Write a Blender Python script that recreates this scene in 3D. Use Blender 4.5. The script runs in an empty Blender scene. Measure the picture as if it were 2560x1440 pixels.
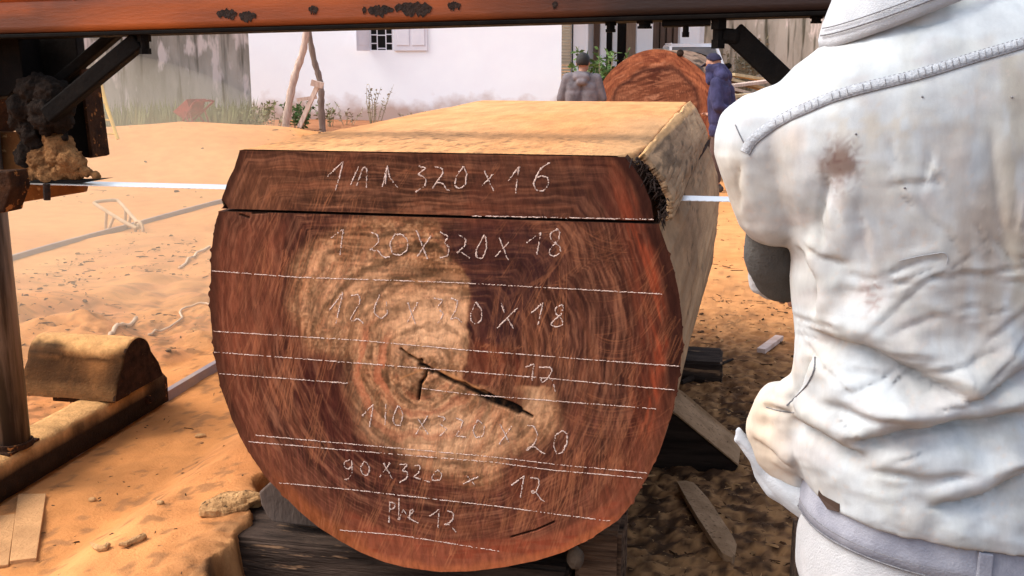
import bpy, bmesh, math, random
import numpy as np
from mathutils import Vector, Matrix
from mathutils.bvhtree import BVHTree
SC = bpy.context.scene
COL = SC.collection
R = math.radians
random.seed(7); rng = np.random.default_rng(7)

# ------------------------------------------------------------------ camera, sky, sun, exposure
FPX = 2614.0                      # focal length in pixels of a 2560 wide picture
PSI, TH = R(11.27), R(12.15)      # yaw to the left of the log's axis (+Y), pitch down
CAM = Vector((0.0, -2.78, 1.6))
FW = Vector((-math.sin(PSI)*math.cos(TH), math.cos(PSI)*math.cos(TH), -math.sin(TH)))
RT = Vector((math.cos(PSI), math.sin(PSI), 0))
UP = RT.cross(FW)
cd = bpy.data.cameras.new('camera'); cam = bpy.data.objects.new('camera', cd); COL.objects.link(cam)
cd.sensor_width = 36; cd.lens = 36*FPX/2560; cd.clip_start = 0.05; cd.clip_end = 2000
cam.matrix_world = Matrix(((RT.x, UP.x, -FW.x, CAM.x), (RT.y, UP.y, -FW.y, CAM.y), (RT.z, UP.z, -FW.z, CAM.z), (0, 0, 0, 1)))
SC.camera = cam

SUN_AZ, SUN_EL = R(-108), R(50)    # azimuth from +Y towards +X
w = bpy.data.worlds.new("World"); SC.world = w; w.use_nodes = True
nt = w.node_tree; bg = nt.nodes['Background']
sky = nt.nodes.new('ShaderNodeTexSky'); sky.sky_type = 'NISHITA'; sky.sun_disc = False
sky.sun_elevation = SUN_EL; sky.sun_rotation = SUN_AZ; sky.dust_density = 4.0; sky.air_density = 1.0
hs = nt.nodes.new('ShaderNodeHueSaturation'); hs.inputs['Saturation'].default_value = 0.6
nt.links.new(sky.outputs[0], hs.inputs['Color']); nt.links.new(hs.outputs[0], bg.inputs['Color'])
bg.inputs['Strength'].default_value = 0.15
sd = bpy.data.lights.new('sun', 'SUN'); sd.energy = 0.78; sd.angle = R(30); sd.color = (1.0, 0.93, 0.82)
sun = bpy.data.objects.new('sun', sd); COL.objects.link(sun); sun.location = (-6, 8, 12)
sdir = Vector((math.sin(SUN_AZ)*math.cos(SUN_EL), math.cos(SUN_AZ)*math.cos(SUN_EL), math.sin(SUN_EL)))
sun.rotation_euler = sdir.to_track_quat('Z', 'Y').to_euler()
SC.view_settings.view_transform = 'Standard'; SC.view_settings.look = 'None'
SC.view_settings.gamma = 1.0; SC.view_settings.exposure = 1.3
SC.render.engine = 'CYCLES'; SC.cycles.max_bounces = 6; SC.cycles.diffuse_bounces = 3

# ------------------------------------------------------------------ picture <-> place
def ray(px, py): return FW + RT*((px-1280)/FPX) + UP*((720-py)/FPX)
def on(px, py, axis, val):
    d = ray(px, py); t = (val-CAM[axis])/d[axis]; return CAM + d*t
def onX(px, py, v): return on(px, py, 0, v)
def onY(px, py, v=0.0): return on(px, py, 1, v)
def onZ(px, py, v=0.0): return on(px, py, 2, v)
FH = Vector((-math.sin(PSI), math.cos(PSI), 0))
def W(s, t, z=0.0): return Vector((CAM.x, CAM.y, 0)) + RT*s + FH*t + Vector((0, 0, z))   # sideways, away, height
def atT(px, py, t):                 # the point seen at (px, py) standing t metres away
    d = ray(px, py); return CAM + d*(t/d.dot(FH))
def st(p): q = p-CAM; return q.dot(RT), q.dot(FH)
def project(V):                     # numpy (n,3) -> px, py
    q = V - np.array(CAM); f = q@np.array(FW)
    return 1280+FPX*(q@np.array(RT))/f, 720-FPX*(q@np.array(UP))/f

# ------------------------------------------------------------------ helpers
def lin(c): return tuple(((v/255)/12.92 if v/255 <= .04045 else ((v/255+.055)/1.055)**2.4) for v in c)
def tag(o, label=None, cat=None, group=None, kind=None):
    if label: o['label'] = label
    if cat: o['category'] = cat
    if group: o['group'] = group
    if kind: o['kind'] = kind
    return o
def thing(name, loc, label, cat, group=None):
    o = bpy.data.objects.new(name, None); COL.objects.link(o); o.location = loc; o.empty_display_size = .1
    return tag(o, label, cat, group)
def worldloc(o):
    v = Vector(o.location)
    while o.parent: o = o.parent; v = v+Vector(o.location)
    return v
def mk(name, V, F, mat, parent=None, loc=None, smooth=False, col=None, bevel=0, subsurf=0, mats=None, fm=None):
    """one mesh object; V in world coordinates"""
    V = np.asarray([tuple(v) for v in V] if not isinstance(V, np.ndarray) else V, dtype=float)
    base = worldloc(parent) if parent else (Vector(loc) if loc is not None else Vector((float(V[:, 0].mean()), float(V[:, 1].mean()), float(V[:, 2].min()))))
    me = bpy.data.meshes.new(name)
    Vl = V-np.array(base)
    if isinstance(F, np.ndarray):
        n, k = F.shape
        me.vertices.add(len(Vl)); me.vertices.foreach_set('co', Vl.ravel())
        me.loops.add(n*k); me.loops.foreach_set('vertex_index', F.ravel().astype(np.int32))
        me.polygons.add(n); me.polygons.foreach_set('loop_start', np.arange(0, n*k, k, dtype=np.int32))
        me.update(calc_edges=True); me.validate()
    else:
        me.from_pydata([tuple(v) for v in Vl], [], F); me.update()
        bm = bmesh.new(); bm.from_mesh(me); bmesh.ops.recalc_face_normals(bm, faces=bm.faces); bm.to_mesh(me); bm.free()
    if smooth: me.polygons.foreach_set('use_smooth', [True]*len(me.polygons))
    if col is not None: setcol(me, col)
    for m in (mats or [mat]): me.materials.append(m)
    if fm is not None: me.polygons.foreach_set('material_index', fm)
    o = bpy.data.objects.new(name, me); COL.objects.link(o)
    if parent: o.parent = parent
    else: o.location = base
    if bevel:
        b = o.modifiers.new('b', 'BEVEL'); b.width = bevel; b.segments = 2; b.limit_method = 'ANGLE'
    if subsurf:
        b = o.modifiers.new('s', 'SUBSURF'); b.levels = b.render_levels = subsurf
    return o
def setcol(me, col):
    col = np.asarray(col, dtype=np.float32)
    if col.shape[1] == 3: col = np.hstack([col, np.ones((len(col), 1), np.float32)])
    a = me.color_attributes.new('Col', 'FLOAT_COLOR', 'POINT'); a.data.foreach_set('color', col.ravel())
class MB:
    def __init__(s): s.V = []; s.F = []
    def add(s, V, F):
        n = len(s.V); s.V += [Vector(v) for v in V]; s.F += [tuple(i+n for i in f) for f in F]; return s
    def hexa(s, c8): return s.add(c8, [(0, 3, 2, 1), (4, 5, 6, 7), (0, 1, 5, 4), (1, 2, 6, 5), (2, 3, 7, 6), (3, 0, 4, 7)])
    def box(s, a, b):
        (x0, y0, z0), (x1, y1, z1) = a, b
        return s.hexa([(x0, y0, z0), (x1, y0, z0), (x1, y1, z0), (x0, y1, z0), (x0, y0, z1), (x1, y0, z1), (x1, y1, z1), (x0, y1, z1)])
    def bar(s, p, q, wd, ht, up=(0, 0, 1)):
        p, q = Vector(p), Vector(q); d = (q-p).normalized(); sx = d.cross(Vector(up))
        if sx.length < 1e-4: sx = d.cross(Vector((1, 0, 0)))
        sx.normalize(); uz = sx.cross(d); a, b = sx*wd/2, uz*ht/2
        return s.hexa([p-a-b, p+a-b, p+a+b, p-a+b, q-a-b, q+a-b, q+a+b, q-a+b])
    def tube(s, pts, r, n=12, cap=True):
        pts = [Vector(p) for p in pts]; m = len(pts); rr = r if isinstance(r, (list, tuple)) else [r]*m
        base = len(s.V); u = None
        for i, p in enumerate(pts):
            d = (pts[min(i+1, m-1)]-pts[max(i-1, 0)]).normalized()
            if u is None: u = d.cross(Vector((0, 0, 1)) if abs(d.z) < .9 else Vector((1, 0, 0))).normalized()
            u = (u-d*u.dot(d)).normalized(); v = d.cross(u)
            for k in range(n):
                a = 2*math.pi*k/n; s.V.append(p+(u*math.cos(a)+v*math.sin(a))*rr[i])
        for i in range(m-1):
            for k in range(n):
                a = base+i*n+k; b = base+i*n+(k+1) % n; s.F.append((a, b, b+n, a+n))
        if cap:
            s.F.append(tuple(base+k for k in reversed(range(n)))); s.F.append(tuple(base+(m-1)*n+k for k in range(n)))
        return s
    def prism(s, out, d):
        n = len(out); d = Vector(d); V = [Vector(p) for p in out]; V += [p+d for p in V]
        return s.add(V, [tuple(range(n-1, -1, -1)), tuple(range(n, 2*n))]+[(i, (i+1) % n, (i+1) % n+n, i+n) for i in range(n)])
    def ball(s, c, r, sub=2, sc=(1, 1, 1)):
        bm = bmesh.new(); bmesh.ops.create_icosphere(bm, subdivisions=sub, radius=1)
        bm.verts.ensure_lookup_table(); c = Vector(c)
        V = [c+Vector((v.co.x*r*sc[0], v.co.y*r*sc[1], v.co.z*r*sc[2])) for v in bm.verts]
        F = [tuple(v.index for v in f.verts) for f in bm.faces]; bm.free(); return s.add(V, F)
    def cone(s, p, r0, q, r1):       # rounded limb
        p, q = Vector(p), Vector(q); s.ball(p, r0); s.ball(q, r1)
        if (q-p).length > 1e-5: s.tube([p, q], [r0, r1], 16)
        return s
    def build(s, name, mat, parent=None, **k): return mk(name, s.V, s.F, mat, parent, **k)
def remesh(mb, voxel, smooth=4):
    """one closed surface round everything in mb -> V, F arrays"""
    me = bpy.data.meshes.new('t'); me.from_pydata([tuple(v) for v in mb.V], [], mb.F); me.update()
    bm = bmesh.new(); bm.from_mesh(me); bmesh.ops.recalc_face_normals(bm, faces=bm.faces); bm.to_mesh(me); bm.free()
    o = bpy.data.objects.new('t', me); COL.objects.link(o)
    m = o.modifiers.new('r', 'REMESH'); m.mode = 'VOXEL'; m.voxel_size = voxel
    if smooth:
        m = o.modifiers.new('s', 'SMOOTH'); m.factor = .5; m.iterations = smooth
    dg = bpy.context.evaluated_depsgraph_get(); e = o.evaluated_get(dg); r = e.to_mesh()
    V = np.empty(len(r.vertices)*3); r.vertices.foreach_get('co', V); V = V.reshape(-1, 3)
    F = [tuple(p.vertices) for p in r.polygons]
    e.to_mesh_clear(); bpy.data.objects.remove(o); bpy.data.meshes.remove(me)
    if all(len(f) == 4 for f in F): F = np.array(F, dtype=np.int32)
    return V, F
def normals(V, F):
    N = np.zeros_like(V); Fq = F if isinstance(F, np.ndarray) else np.array([f[:3] for f in F])
    a = V[Fq[:, 2 % Fq.shape[1]]]-V[Fq[:, 0]]; b = V[Fq[:, -1]]-V[Fq[:, 1]]
    n = np.cross(a, b)
    for k in range(Fq.shape[1]): np.add.at(N, Fq[:, k], n)
    return N/np.maximum(np.linalg.norm(N, axis=1, keepdims=True), 1e-12)
# value noise in numpy
_PT = rng.integers(0, 2**31, 4096).astype(np.int64)
def _h(i, j, k): return (_PT[(i*73+_PT[(j*37+_PT[k & 4095]) & 4095]) & 4095] % 10007)/10006.0
def vnoise(x, y, z=0.0):
    x, y = np.asarray(x, float), np.asarray(y, float); z = np.zeros_like(x)+z
    i, j, k = np.floor(x).astype(np.int64), np.floor(y).astype(np.int64), np.floor(z).astype(np.int64)
    f, g, h = x-i, y-j, z-k; f = f*f*(3-2*f); g = g*g*(3-2*g); h = h*h*(3-2*h); r = 0
    for a in (0, 1):
        for b in (0, 1):
            for c in (0, 1): r = r+_h(i+a, j+b, k+c)*(f if a else 1-f)*(g if b else 1-g)*(h if c else 1-h)
    return r*2-1
def fbm(x, y, z=0.0, o=4):
    r = 0; a = 1.0; s = 0
    for q in range(o): r = r+a*vnoise(np.asarray(x)*2**q+17.3*q, np.asarray(y)*2**q-9.1*q, np.asarray(z)*2**q+5.7*q); s += a; a *= .5
    return r/s
def sstep(a, b, x): t = np.clip((x-a)/(b-a), 0, 1); return t*t*(3-2*t)
def interp(pts, x):
    p = sorted(pts); return np.interp(x, [a for a, _ in p], [b for _, b in p])
def grid_faces(n, m, wrap=False):    # n rows of m
    i = np.arange(n-1)[:, None]; j = np.arange(m if wrap else m-1)[None, :]; j2 = (j+1) % m
    return np.stack([i*m+j, i*m+j2, (i+1)*m+j2, (i+1)*m+j], -1).reshape(-1, 4).astype(np.int32)

# ------------------------------------------------------------------ materials
def mat(name, c1, c2=None, scale=8, rough=.8, bump=0, bscale=40, stretch=(1, 1, 1), metal=0, attr=False, lo=.35, hi=.65, spec=.3, c3=None, s3=60, t3=.62, detail=6, bdist=.02, sheen=0):
    m = bpy.data.materials.new(name); m.use_nodes = True; t = m.node_tree; N = t.nodes; L = t.links
    b = N['Principled BSDF']; b.inputs['Roughness'].default_value = rough; b.inputs['Metallic'].default_value = metal
    b.inputs['Specular IOR Level'].default_value = spec
    tc = N.new('ShaderNodeTexCoord'); mp = N.new('ShaderNodeMapping'); mp.inputs['Scale'].default_value = stretch
    L.new(tc.outputs['Object'], mp.inputs['Vector'])
    def noise(s, d=detail):
        n = N.new('ShaderNodeTexNoise'); n.inputs['Scale'].default_value = s; n.inputs['Detail'].default_value = d; n.inputs['Roughness'].default_value = .6
        L.new(mp.outputs[0], n.inputs['Vector']); return n
    def ramp(src, p0, p1):
        r = N.new('ShaderNodeMapRange'); r.inputs['From Min'].default_value = p0; r.inputs['From Max'].default_value = p1; L.new(src, r.inputs['Value']); return r.outputs[0]
    def mix(f, a, bb, typ='MIX'):
        x = N.new('ShaderNodeMix'); x.data_type = 'RGBA'; x.blend_type = typ
        for s, v in ((x.inputs['Factor'], f), (x.inputs['A'], a), (x.inputs['B'], bb)):
            if isinstance(v, (tuple, list)): s.default_value = (*v, 1) if len(v) == 3 else v
            elif isinstance(v, (int, float)): s.default_value = v
            else: L.new(v, s)
        return x.outputs['Result']
    n1 = noise(scale)
    if attr:
        a = N.new('ShaderNodeAttribute'); a.attribute_name = 'Col'; c = a.outputs['Color']
        if c1 is not None: c = mix(1.0, c, mix(ramp(n1.outputs['Fac'], lo, hi), c1, c2 or c1), 'MULTIPLY')
    else: c = mix(ramp(n1.outputs['Fac'], lo, hi), c1, c2 or c1)
    if c3 is not None:
        n3 = noise(s3, 4); c = mix(ramp(n3.outputs['Fac'], t3, t3+.06), c, c3)
    L.new(c, b.inputs['Base Color'])
    if bump:
        n2 = noise(bscale); bp = N.new('ShaderNodeBump'); bp.inputs['Strength'].default_value = bump; bp.inputs['Distance'].default_value = bdist
        L.new(n2.outputs['Fac'], bp.inputs['Height']); L.new(bp.outputs[0], b.inputs['Normal'])
    return m
M = {}
M['sand'] = mat('sand', (.82, .82, .82), (1.08, 1.08, 1.08), 5, .95, .5, 90, attr=True, c3=None, spec=.1, bdist=.012)
M['face'] = mat('sawn_wood', (.78, .78, .78), (1.18, 1.18, 1.18), 60, .8, .3, 220, attr=True, spec=.06, bdist=.003, stretch=(1, .2, .35))
M['bark'] = mat('dusty_bark', (.8, .8, .8), (1.12, 1.12, 1.12), 14, .95, .5, 60, attr=True, stretch=(1, .25, 1), spec=.1, bdist=.01)
M['chalk'] = mat('chalk', (.36, .23, .18), (.72, .58, .52), 260, .95, spec=.05)
M['oldwood'] = mat('weathered_timber', lin((120, 92, 74)), lin((66, 48, 40)), 9, .9, .6, 40, stretch=(.25, 2, 4), spec=.15)
M['darkwood'] = mat('shaded_timber', (.035, .022, .016), (.012, .008, .006), 9, .9, .5, 40, stretch=(.3, 2, 3), spec=.1)
M['dustwood'] = mat('dusty_board', (.50, .27, .12), (.36, .19, .085), 7, .95, .4, 60, spec=.1)
M['sawdust'] = mat('sawdust', (.34, .17, .07), (.15, .07, .03), 22, .98, .9, 120, spec=.03)
M['grease'] = mat('greasy_dust', (.008, .006, .005), (.022, .014, .010), 20, .9, .8, 60, spec=.1)
M['orange'] = mat('orange_paint', (.36, .085, .014), (.25, .05, .009), 3, .5, .15, 60, stretch=(.5, 2, 2), spec=.4)
M['blackpaint'] = mat('black_steel', (.0025, .002, .002), (.007, .005, .004), 12, .75, .2, 50, spec=.08)
M['rust'] = mat('bare_rusted_steel', (.01, .006, .005), (.03, .014, .009), 40, .85, .5, 90)
M['steel'] = mat('worn_steel', (.19, .15, .125), (.030, .022, .019), 3.5, .45, .1, 40, stretch=(5, 5, .35), metal=.25, lo=.4, hi=.58)
M['blade'] = mat('polished_blade', (.92, .93, .95), (.88, .88, .9), 5, .30, metal=.75)
M['brownsteel'] = mat('rusty_dusted_steel', lin((62, 38, 22)), lin((34, 20, 13)), 18, .9, .5, 80, c3=lin((150, 95, 50)), s3=30, t3=.6, spec=.1)
M['rail'] = mat('rail_steel', (.24, .19, .2), (.34, .25, .2), 4, .6, .2, 60, metal=.3)
M['white'] = mat('white_render', (.88, .93, .98), (.86, .90, .95), 1.2, .9, .15, 30, spec=.2)
M['shutter'] = mat('pale_shutter', (.66, .67, .74), (.72, .72, .78), 4, .6)
M['black'] = mat('dark_interior', (.012, .01, .01), None, rough=.9)
M['cream'] = mat('cream_metal', (.66, .56, .40), (.56, .46, .32), 4, .6)
M['doorwood'] = mat('brown_door', (.13, .09, .07), (.2, .14, .11), 6, .7, stretch=(6, 6, .5))
M['curtain'] = mat('curtain_cloth', (.42, .32, .24), (.3, .22, .17), 5, .9, stretch=(12, 12, .4))
M['pole'] = mat('bleached_pole', (.55, .43, .36), (.38, .27, .22), 9, .9, .4, 30, stretch=(3, 3, .5))
M['poled'] = mat('grey_pole', (.24, .18, .15), (.15, .11, .09), 9, .9, .4, 30, stretch=(3, 3, .5))
M['red'] = mat('faded_red_paint', (.24, .03, .035), (.12, .016, .02), 14, .7, .2, 40)
M['yellow'] = mat('yellow_paint', (.62, .40, .05), (.5, .3, .05), 8, .6)
M['palemetal'] = mat('pale_dusty_metal', (.52, .36, .23), (.42, .28, .16), 12, .8)
M['rubber'] = mat('rubber', (.02, .018, .018), (.06, .04, .03), 20, .85)
M['skin'] = mat('skin', (.34, .17, .11), (.28, .13, .085), 25, .55, .1, 200, spec=.35)
M['hair'] = mat('black_hair', (.008, .007, .007), (.02, .017, .016), 120, .6, .5, 200)
M['greycloth'] = mat('grey_knit', lin((116, 109, 113)), lin((82, 77, 81)), 6, .95, .3, 160)
M['bluecloth'] = mat('blue_knit', lin((62, 61, 96)), lin((36, 35, 62)), 5, .95, .3, 160)
M['darkblue'] = mat('navy_cloth', lin((44, 42, 66)), lin((30, 28, 46)), 8, .95, .3, 160)
M['trouser'] = mat('brown_trouser', (.1, .06, .05), (.06, .04, .035), 8, .95, .3, 120)
M['jacket'] = mat('pale_work_cloth', (.84, .84, .85), (1.08, 1.08, 1.07), 26, .95, .14, 700, attr=True, spec=.08, bdist=.003, stretch=(1, 1, .4), detail=10)
M['thread'] = mat('dark_thread', (.10, .10, .115), (.2, .2, .21), 300, .9)
M['denim'] = mat('grey_blue_band', lin((150, 153, 164)), lin((118, 121, 134)), 14, .9, .25, 300)
M['paleband'] = mat('pale_trouser_cloth', (.44, .45, .47), (.36, .37, .39), 14, .9, .3, 300)
M['leather'] = mat('dark_leather', (.03, .018, .014), (.05, .03, .022), 20, .6)
M['carpaint'] = mat('white_car_paint', (.8, .8, .82), (.76, .76, .78), 1, .3, spec=.5)
M['glass'] = mat('car_glass', (.10, .11, .12), (.14, .15, .16), 2, .12, spec=.6)
M['stone'] = mat('brown_stone', (.11, .075, .05), (.06, .04, .028), 20, .9, .5, 60)
def leafmat(n, a, b): return mat(n, a, b, 3, .7, spec=.2)
M['leaf'] = leafmat('green_leaf', (.10, .17, .045), (.05, .10, .03))
M['dryleaf'] = leafmat('dry_leaf', (.34, .29, .20), (.20, .17, .10))
M['grass'] = leafmat('dusty_grass', (.23, .22, .10), (.13, .14, .06))
# ------------------------------------------------------------------ the ground, one sheet to the horizon
def edgeX(Y): return -1.45-.22*Y+.02*np.sin(Y*9)+.012*np.sin(Y*31+1)
_r2 = random.Random(5); MOUNDS = [(_r2.uniform(-5.4, -3.0), _r2.uniform(1.4, 8), _r2.uniform(.03, .10), _r2.uniform(.12, .38)) for _ in range(34)]
def gheight(X, Y, rough=True):
    X, Y = np.asarray(X, float), np.asarray(Y, float)
    qx, qy = X-CAM.x, Y-CAM.y
    S = qx*RT.x+qy*RT.y; T = qx*FH.x+qy*FH.y
    far = sstep(3, 9, T)
    h = .05*far*fbm(X*.5, Y*.5, 1.0, 3)+.012*fbm(X*2.2, Y*2.2, 3.0, 3)
    h = h+.62*np.exp(-(((S+5.2)/2.3)**2+((T-17)/1.9)**2))+.50*np.exp(-(((S+8.4)/1.8)**2+((T-16.2)/1.8)**2))+.25*np.exp(-(((S+3.1)/1.5)**2+((T-18.3)/1.4)**2))
    h = h+.10*np.exp(-(((X+4.3)/.8)**2+((Y-2.6)/1.6)**2))+.06*np.exp(-(((X+3.6)/.4)**2+((Y-2.2)/.5)**2))
    h = h+.40*sstep(20, 30, T)*sstep(0, 6, S)+.18*sstep(21, 26, T)*(1-sstep(0, 3, S))
    E = edgeX(Y)
    bank = sstep(-2.10, -1.80, X)*(.125+.012*fbm(X*4, Y*4, 8., 3))*(1-sstep(E-.012, E+.012, X))*(1-sstep(2.2, 3.2, Y))
    h = h+bank
    pit = sstep(E-.006, E+.02, X)*(1-sstep(-.55, -.3, X))*(1-sstep(2.4, 3, Y))*sstep(-1.5, -.6, Y)
    h = h-.06*pit
    if rough:
        dm = dirtmask(X, Y)
        h = h+dm*(.030*np.abs(fbm(X*11, Y*11, 2., 4))+.022*fbm(X*30, Y*30, 5., 3))
        ft = (1-dm)*(1-far)
        h = h+ft*(.012*fbm(X*7, Y*5, 6., 4)+.005*fbm(X*30, Y*26, 7., 3))
        rut = sstep(-5.4, -4.9, X)*(1-sstep(-3.0, -2.75, X))*(1-sstep(6, 9, Y))*sstep(1, 2, Y)
        mh = 0
        for mx, my, ma, mr in MOUNDS: mh = mh+ma*np.exp(-(((X-mx)/mr)**2+((Y-my)/(mr*1.3))**2))
        h = h+mh*(1-.5*np.abs(fbm(X*9, Y*9, 30., 3)))
        h = h+rut*(.12*np.abs(fbm(X*3.4, Y*2.2, 12., 5))-.03)
    return h
def dirtmask(X, Y):
    n = .5*fbm(X*1.6, Y*1.6, 4., 4)
    return np.clip(sstep(-1.75, -1.35, X+.15*n)*(1-sstep(1.6, 6.2, Y+1.6*n)), 0, 1)
def lines(lo, hi, step, outl, outh):
    a = list(np.arange(lo, hi+1e-6, step)); s = step
    x = hi
    while x < outh: s *= 1.09; x += s; a.append(x)
    s = step; x = lo; b = []
    while x > outl: s *= 1.09; x -= s; b.append(x)
    return np.array(b[::-1]+a)
gx = lines(-3.4, .75, .0145, -420, 420); gy = lines(-.55, 3.6, .0165, -60, 900)
GX, GY = np.meshgrid(gx, gy); GZ = gheight(GX, GY)
gv = np.stack([GX.ravel(), GY.ravel(), GZ.ravel()], 1)
X, Y = GX.ravel(), GY.ravel()
dm = dirtmask(X, Y)
qx, qy = X-CAM.x, Y-CAM.y; S = qx*RT.x+qy*RT.y; T = qx*FH.x+qy*FH.y
n1 = fbm(X*1.3, Y*1.3, 9., 4); n2 = fbm(X*26, Y*20, 10., 3); n3 = fbm(X*9, Y*6, 13., 4)
sand = np.array([.57, .262, .096]); sand2 = np.array([.53, .20, .064]); dirt = np.array([.150, .078, .036]); dirt2 = np.array([.030, .017, .010]); red = np.array([.30, .13, .07])
c = sand+(sand2-sand)*np.clip(.35+.9*n1, 0, 1)[:, None]
tr = sstep(-2.62, -2.45, X)*(1-sstep(-2.1, -1.95, X))*(1-sstep(2, 3, Y))        # redder strip of trodden sand beside the carriage
c = c+(np.array([.46, .19, .06])-c)*(.8*tr)[:, None]
lm = sstep(-5.6, -5, X)*(1-sstep(-3, -2.7, X))*(1-sstep(4, 8, Y)); fleck = sstep(.30-.10*lm, .42-.08*lm, n2+.35*n3)*(1-sstep(5, 12, T))*.75; c = c+(np.array([.50, .20, .085])-c)*(sstep(.0, .4, n3)*lm*.6)[:, None]
c = c+(np.array([.26, .12, .05])-c)*fleck[:, None]
n4 = fbm(X*34, Y*30, 20., 3); dd = dirt+(dirt2-dirt)*sstep(-.05, .28, n4+.5*n3)[:, None]; dd = dd+(np.array([.34, .18, .075])-dd)*(sstep(.1, .32, -n4-.3*n3)*.7)[:, None]
c = c+(dd-c)*(dm*.95)[:, None]
rm = sstep(19.5, 21.5, T+2*n1)*(1-sstep(-1, 3, S))*.8
c = c+(red-c)*rm[:, None]
ground = mk('ground', gv, grid_faces(len(gy), len(gx)), M['sand'], loc=(0, 0, 0), smooth=True, col=c)
tag(ground, kind='structure')
def gz(x, y): return float(gheight(np.array([x]), np.array([y]))[0])
def onG(px, py):
    p = onZ(px, py, 0)
    for _ in range(8): p = onZ(px, py, gz(p.x, p.y))
    return p

# ------------------------------------------------------------------ the log on the saw bed
OUT = [(600, 378), (585, 420), (570, 455), (556, 490), (553, 500), (557, 514), (554, 522), (546, 530), (540, 560), (532, 600), (527, 640), (526, 700), (526, 760), (527, 800), (533, 860), (540, 920),
       (555, 980), (580, 1050), (605, 1100), (635, 1150), (667, 1195), (700, 1230), (750, 1280), (800, 1320), (850, 1352), (900, 1380), (960, 1405), (1020, 1420), (1100, 1430)]
OUTR = [(1100, 1430), (1180, 1428), (1260, 1418), (1340, 1402), (1410, 1380), (1460, 1355), (1500, 1330), (1540, 1305), (1570, 1270), (1600, 1225), (1630, 1170), (1655, 1115), (1672, 1060), (1688, 1000),
        (1700, 920), (1706, 860), (1706, 800), (1700, 740), (1690, 690), (1678, 650), (1662, 600), (1648, 560), (1645, 552)]
SLABR = [(1635, 556), (1627, 505), (1607, 455), (1585, 420), (1562, 392), (1558, 386)]      # inner edge of the loose bark on the slab
BARKR = [(1664, 552), (1667, 505), (1645, 455), (1618, 418), (1590, 386)]                     # its outer edge
def prof(px): return [(p.z, p.x) for p in (onY(*q) for q in px)]
ZK0, ZK1, ZT = 1.1805, 1.1885, 1.357
PL, PR = prof(OUT), prof(OUTR)
def rough_edge(P, seed):              # the outline is nibbled, not drawn with a ruler
    P = sorted(P); z = np.linspace(P[0][0], P[-1][0], 500); x = np.interp(z, [a for a, _ in P], [b for _, b in P])
    x = x+.0035*fbm(z*26, z*0+seed, 1., 4)*np.minimum(1, (z-z[0])/.1)+.004*np.maximum(0, fbm(z*60, z*0+seed, 5., 3)-.18)*np.minimum(1, (z-z[0])/.2)*4*(1 if seed > 5 else -1)
    return list(zip(z, x))
PL, PR = rough_edge(PL, 3.), rough_edge(PR, 8.)
zb = min(z for z, _ in PL+PR)
PS, PB = prof(SLABR), prof(BARKR)
LOGL = 3.2
def flare(Y):  return np.clip(Y/LOGL, 0, 1)
def side_pt(side, z, Y):
    """outline x at height z (front) carried back to Y: the butt swells to the right"""
    x = interp(PL, z) if side < 0 else interp(PR, z)
    return x
log = thing('sawn_log', (-.75, 0, zb), 'huge red-brown log with chalked sizes on its cut end, half sawn through below the top', 'log')
def outline(z0, z1, n, right=PR):
    zz = np.linspace(z1, z0, n); L_ = [(float(interp(PL, z)), float(z)) for z in zz]
    R_ = [(float(interp(right, z)), float(z)) for z in zz[::-1]]
    return L_, R_
def resample(pts, n):
    p = np.array(pts); d = np.r_[0, np.cumsum(np.linalg.norm(np.diff(p, axis=0), axis=1))]
    s = np.linspace(0, d[-1], n); return np.stack([np.interp(s, d, p[:, 0]), np.interp(s, d, p[:, 1])], 1)
cx0, cz0 = -.76, .78
_SW = [(1.37, .02), (1.29, .022), (1.19, .045), (1.14, .07), (.92, .077), (.69, .088), (.56, .11), (.43, .15), (.30, .20), (.11, .25)]
def swell(z): return interp(_SW, z)
def lift(z): return .028*sstep(1.19, 1.36, z)
def hull(name, pts, ny, amp, colfun, n=300, Ys=None, parent=log):
    P = resample(pts, n); Ys = np.linspace(0.0, LOGL, ny)**1.0 if Ys is None else Ys
    V = []; 
    for Y in Ys:
        f = Y/LOGL; x, z = P[:, 0].copy(), P[:, 1].copy()
        right = sstep(-.75, -.1, x)
        sw = right*swell(z)*f; z = z+lift(z)*f
        x = x+sw-.02*f*(1-right)
        nx, nz = x-cx0, z-cz0; l = np.hypot(nx, nz); nx, nz = nx/l, nz/l
        ang = np.arctan2(nz, nx)
        e = amp*sstep(0, .12, Y)*(1-sstep(1.33, 1.356, P[:, 1]))
        d = e*(.6*fbm(ang*5, np.full_like(ang, Y*1.3), 2., 4)+.5*fbm(ang*26, np.full_like(ang, Y*1.1), 4., 3))
        V.append(np.stack([x+nx*d, np.full_like(x, Y), z+nz*d], 1))
    V = np.concatenate(V); F = grid_faces(len(Ys), n)
    return mk(name, V, F, M['bark'], parent, smooth=True, col=colfun(V))
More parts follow.
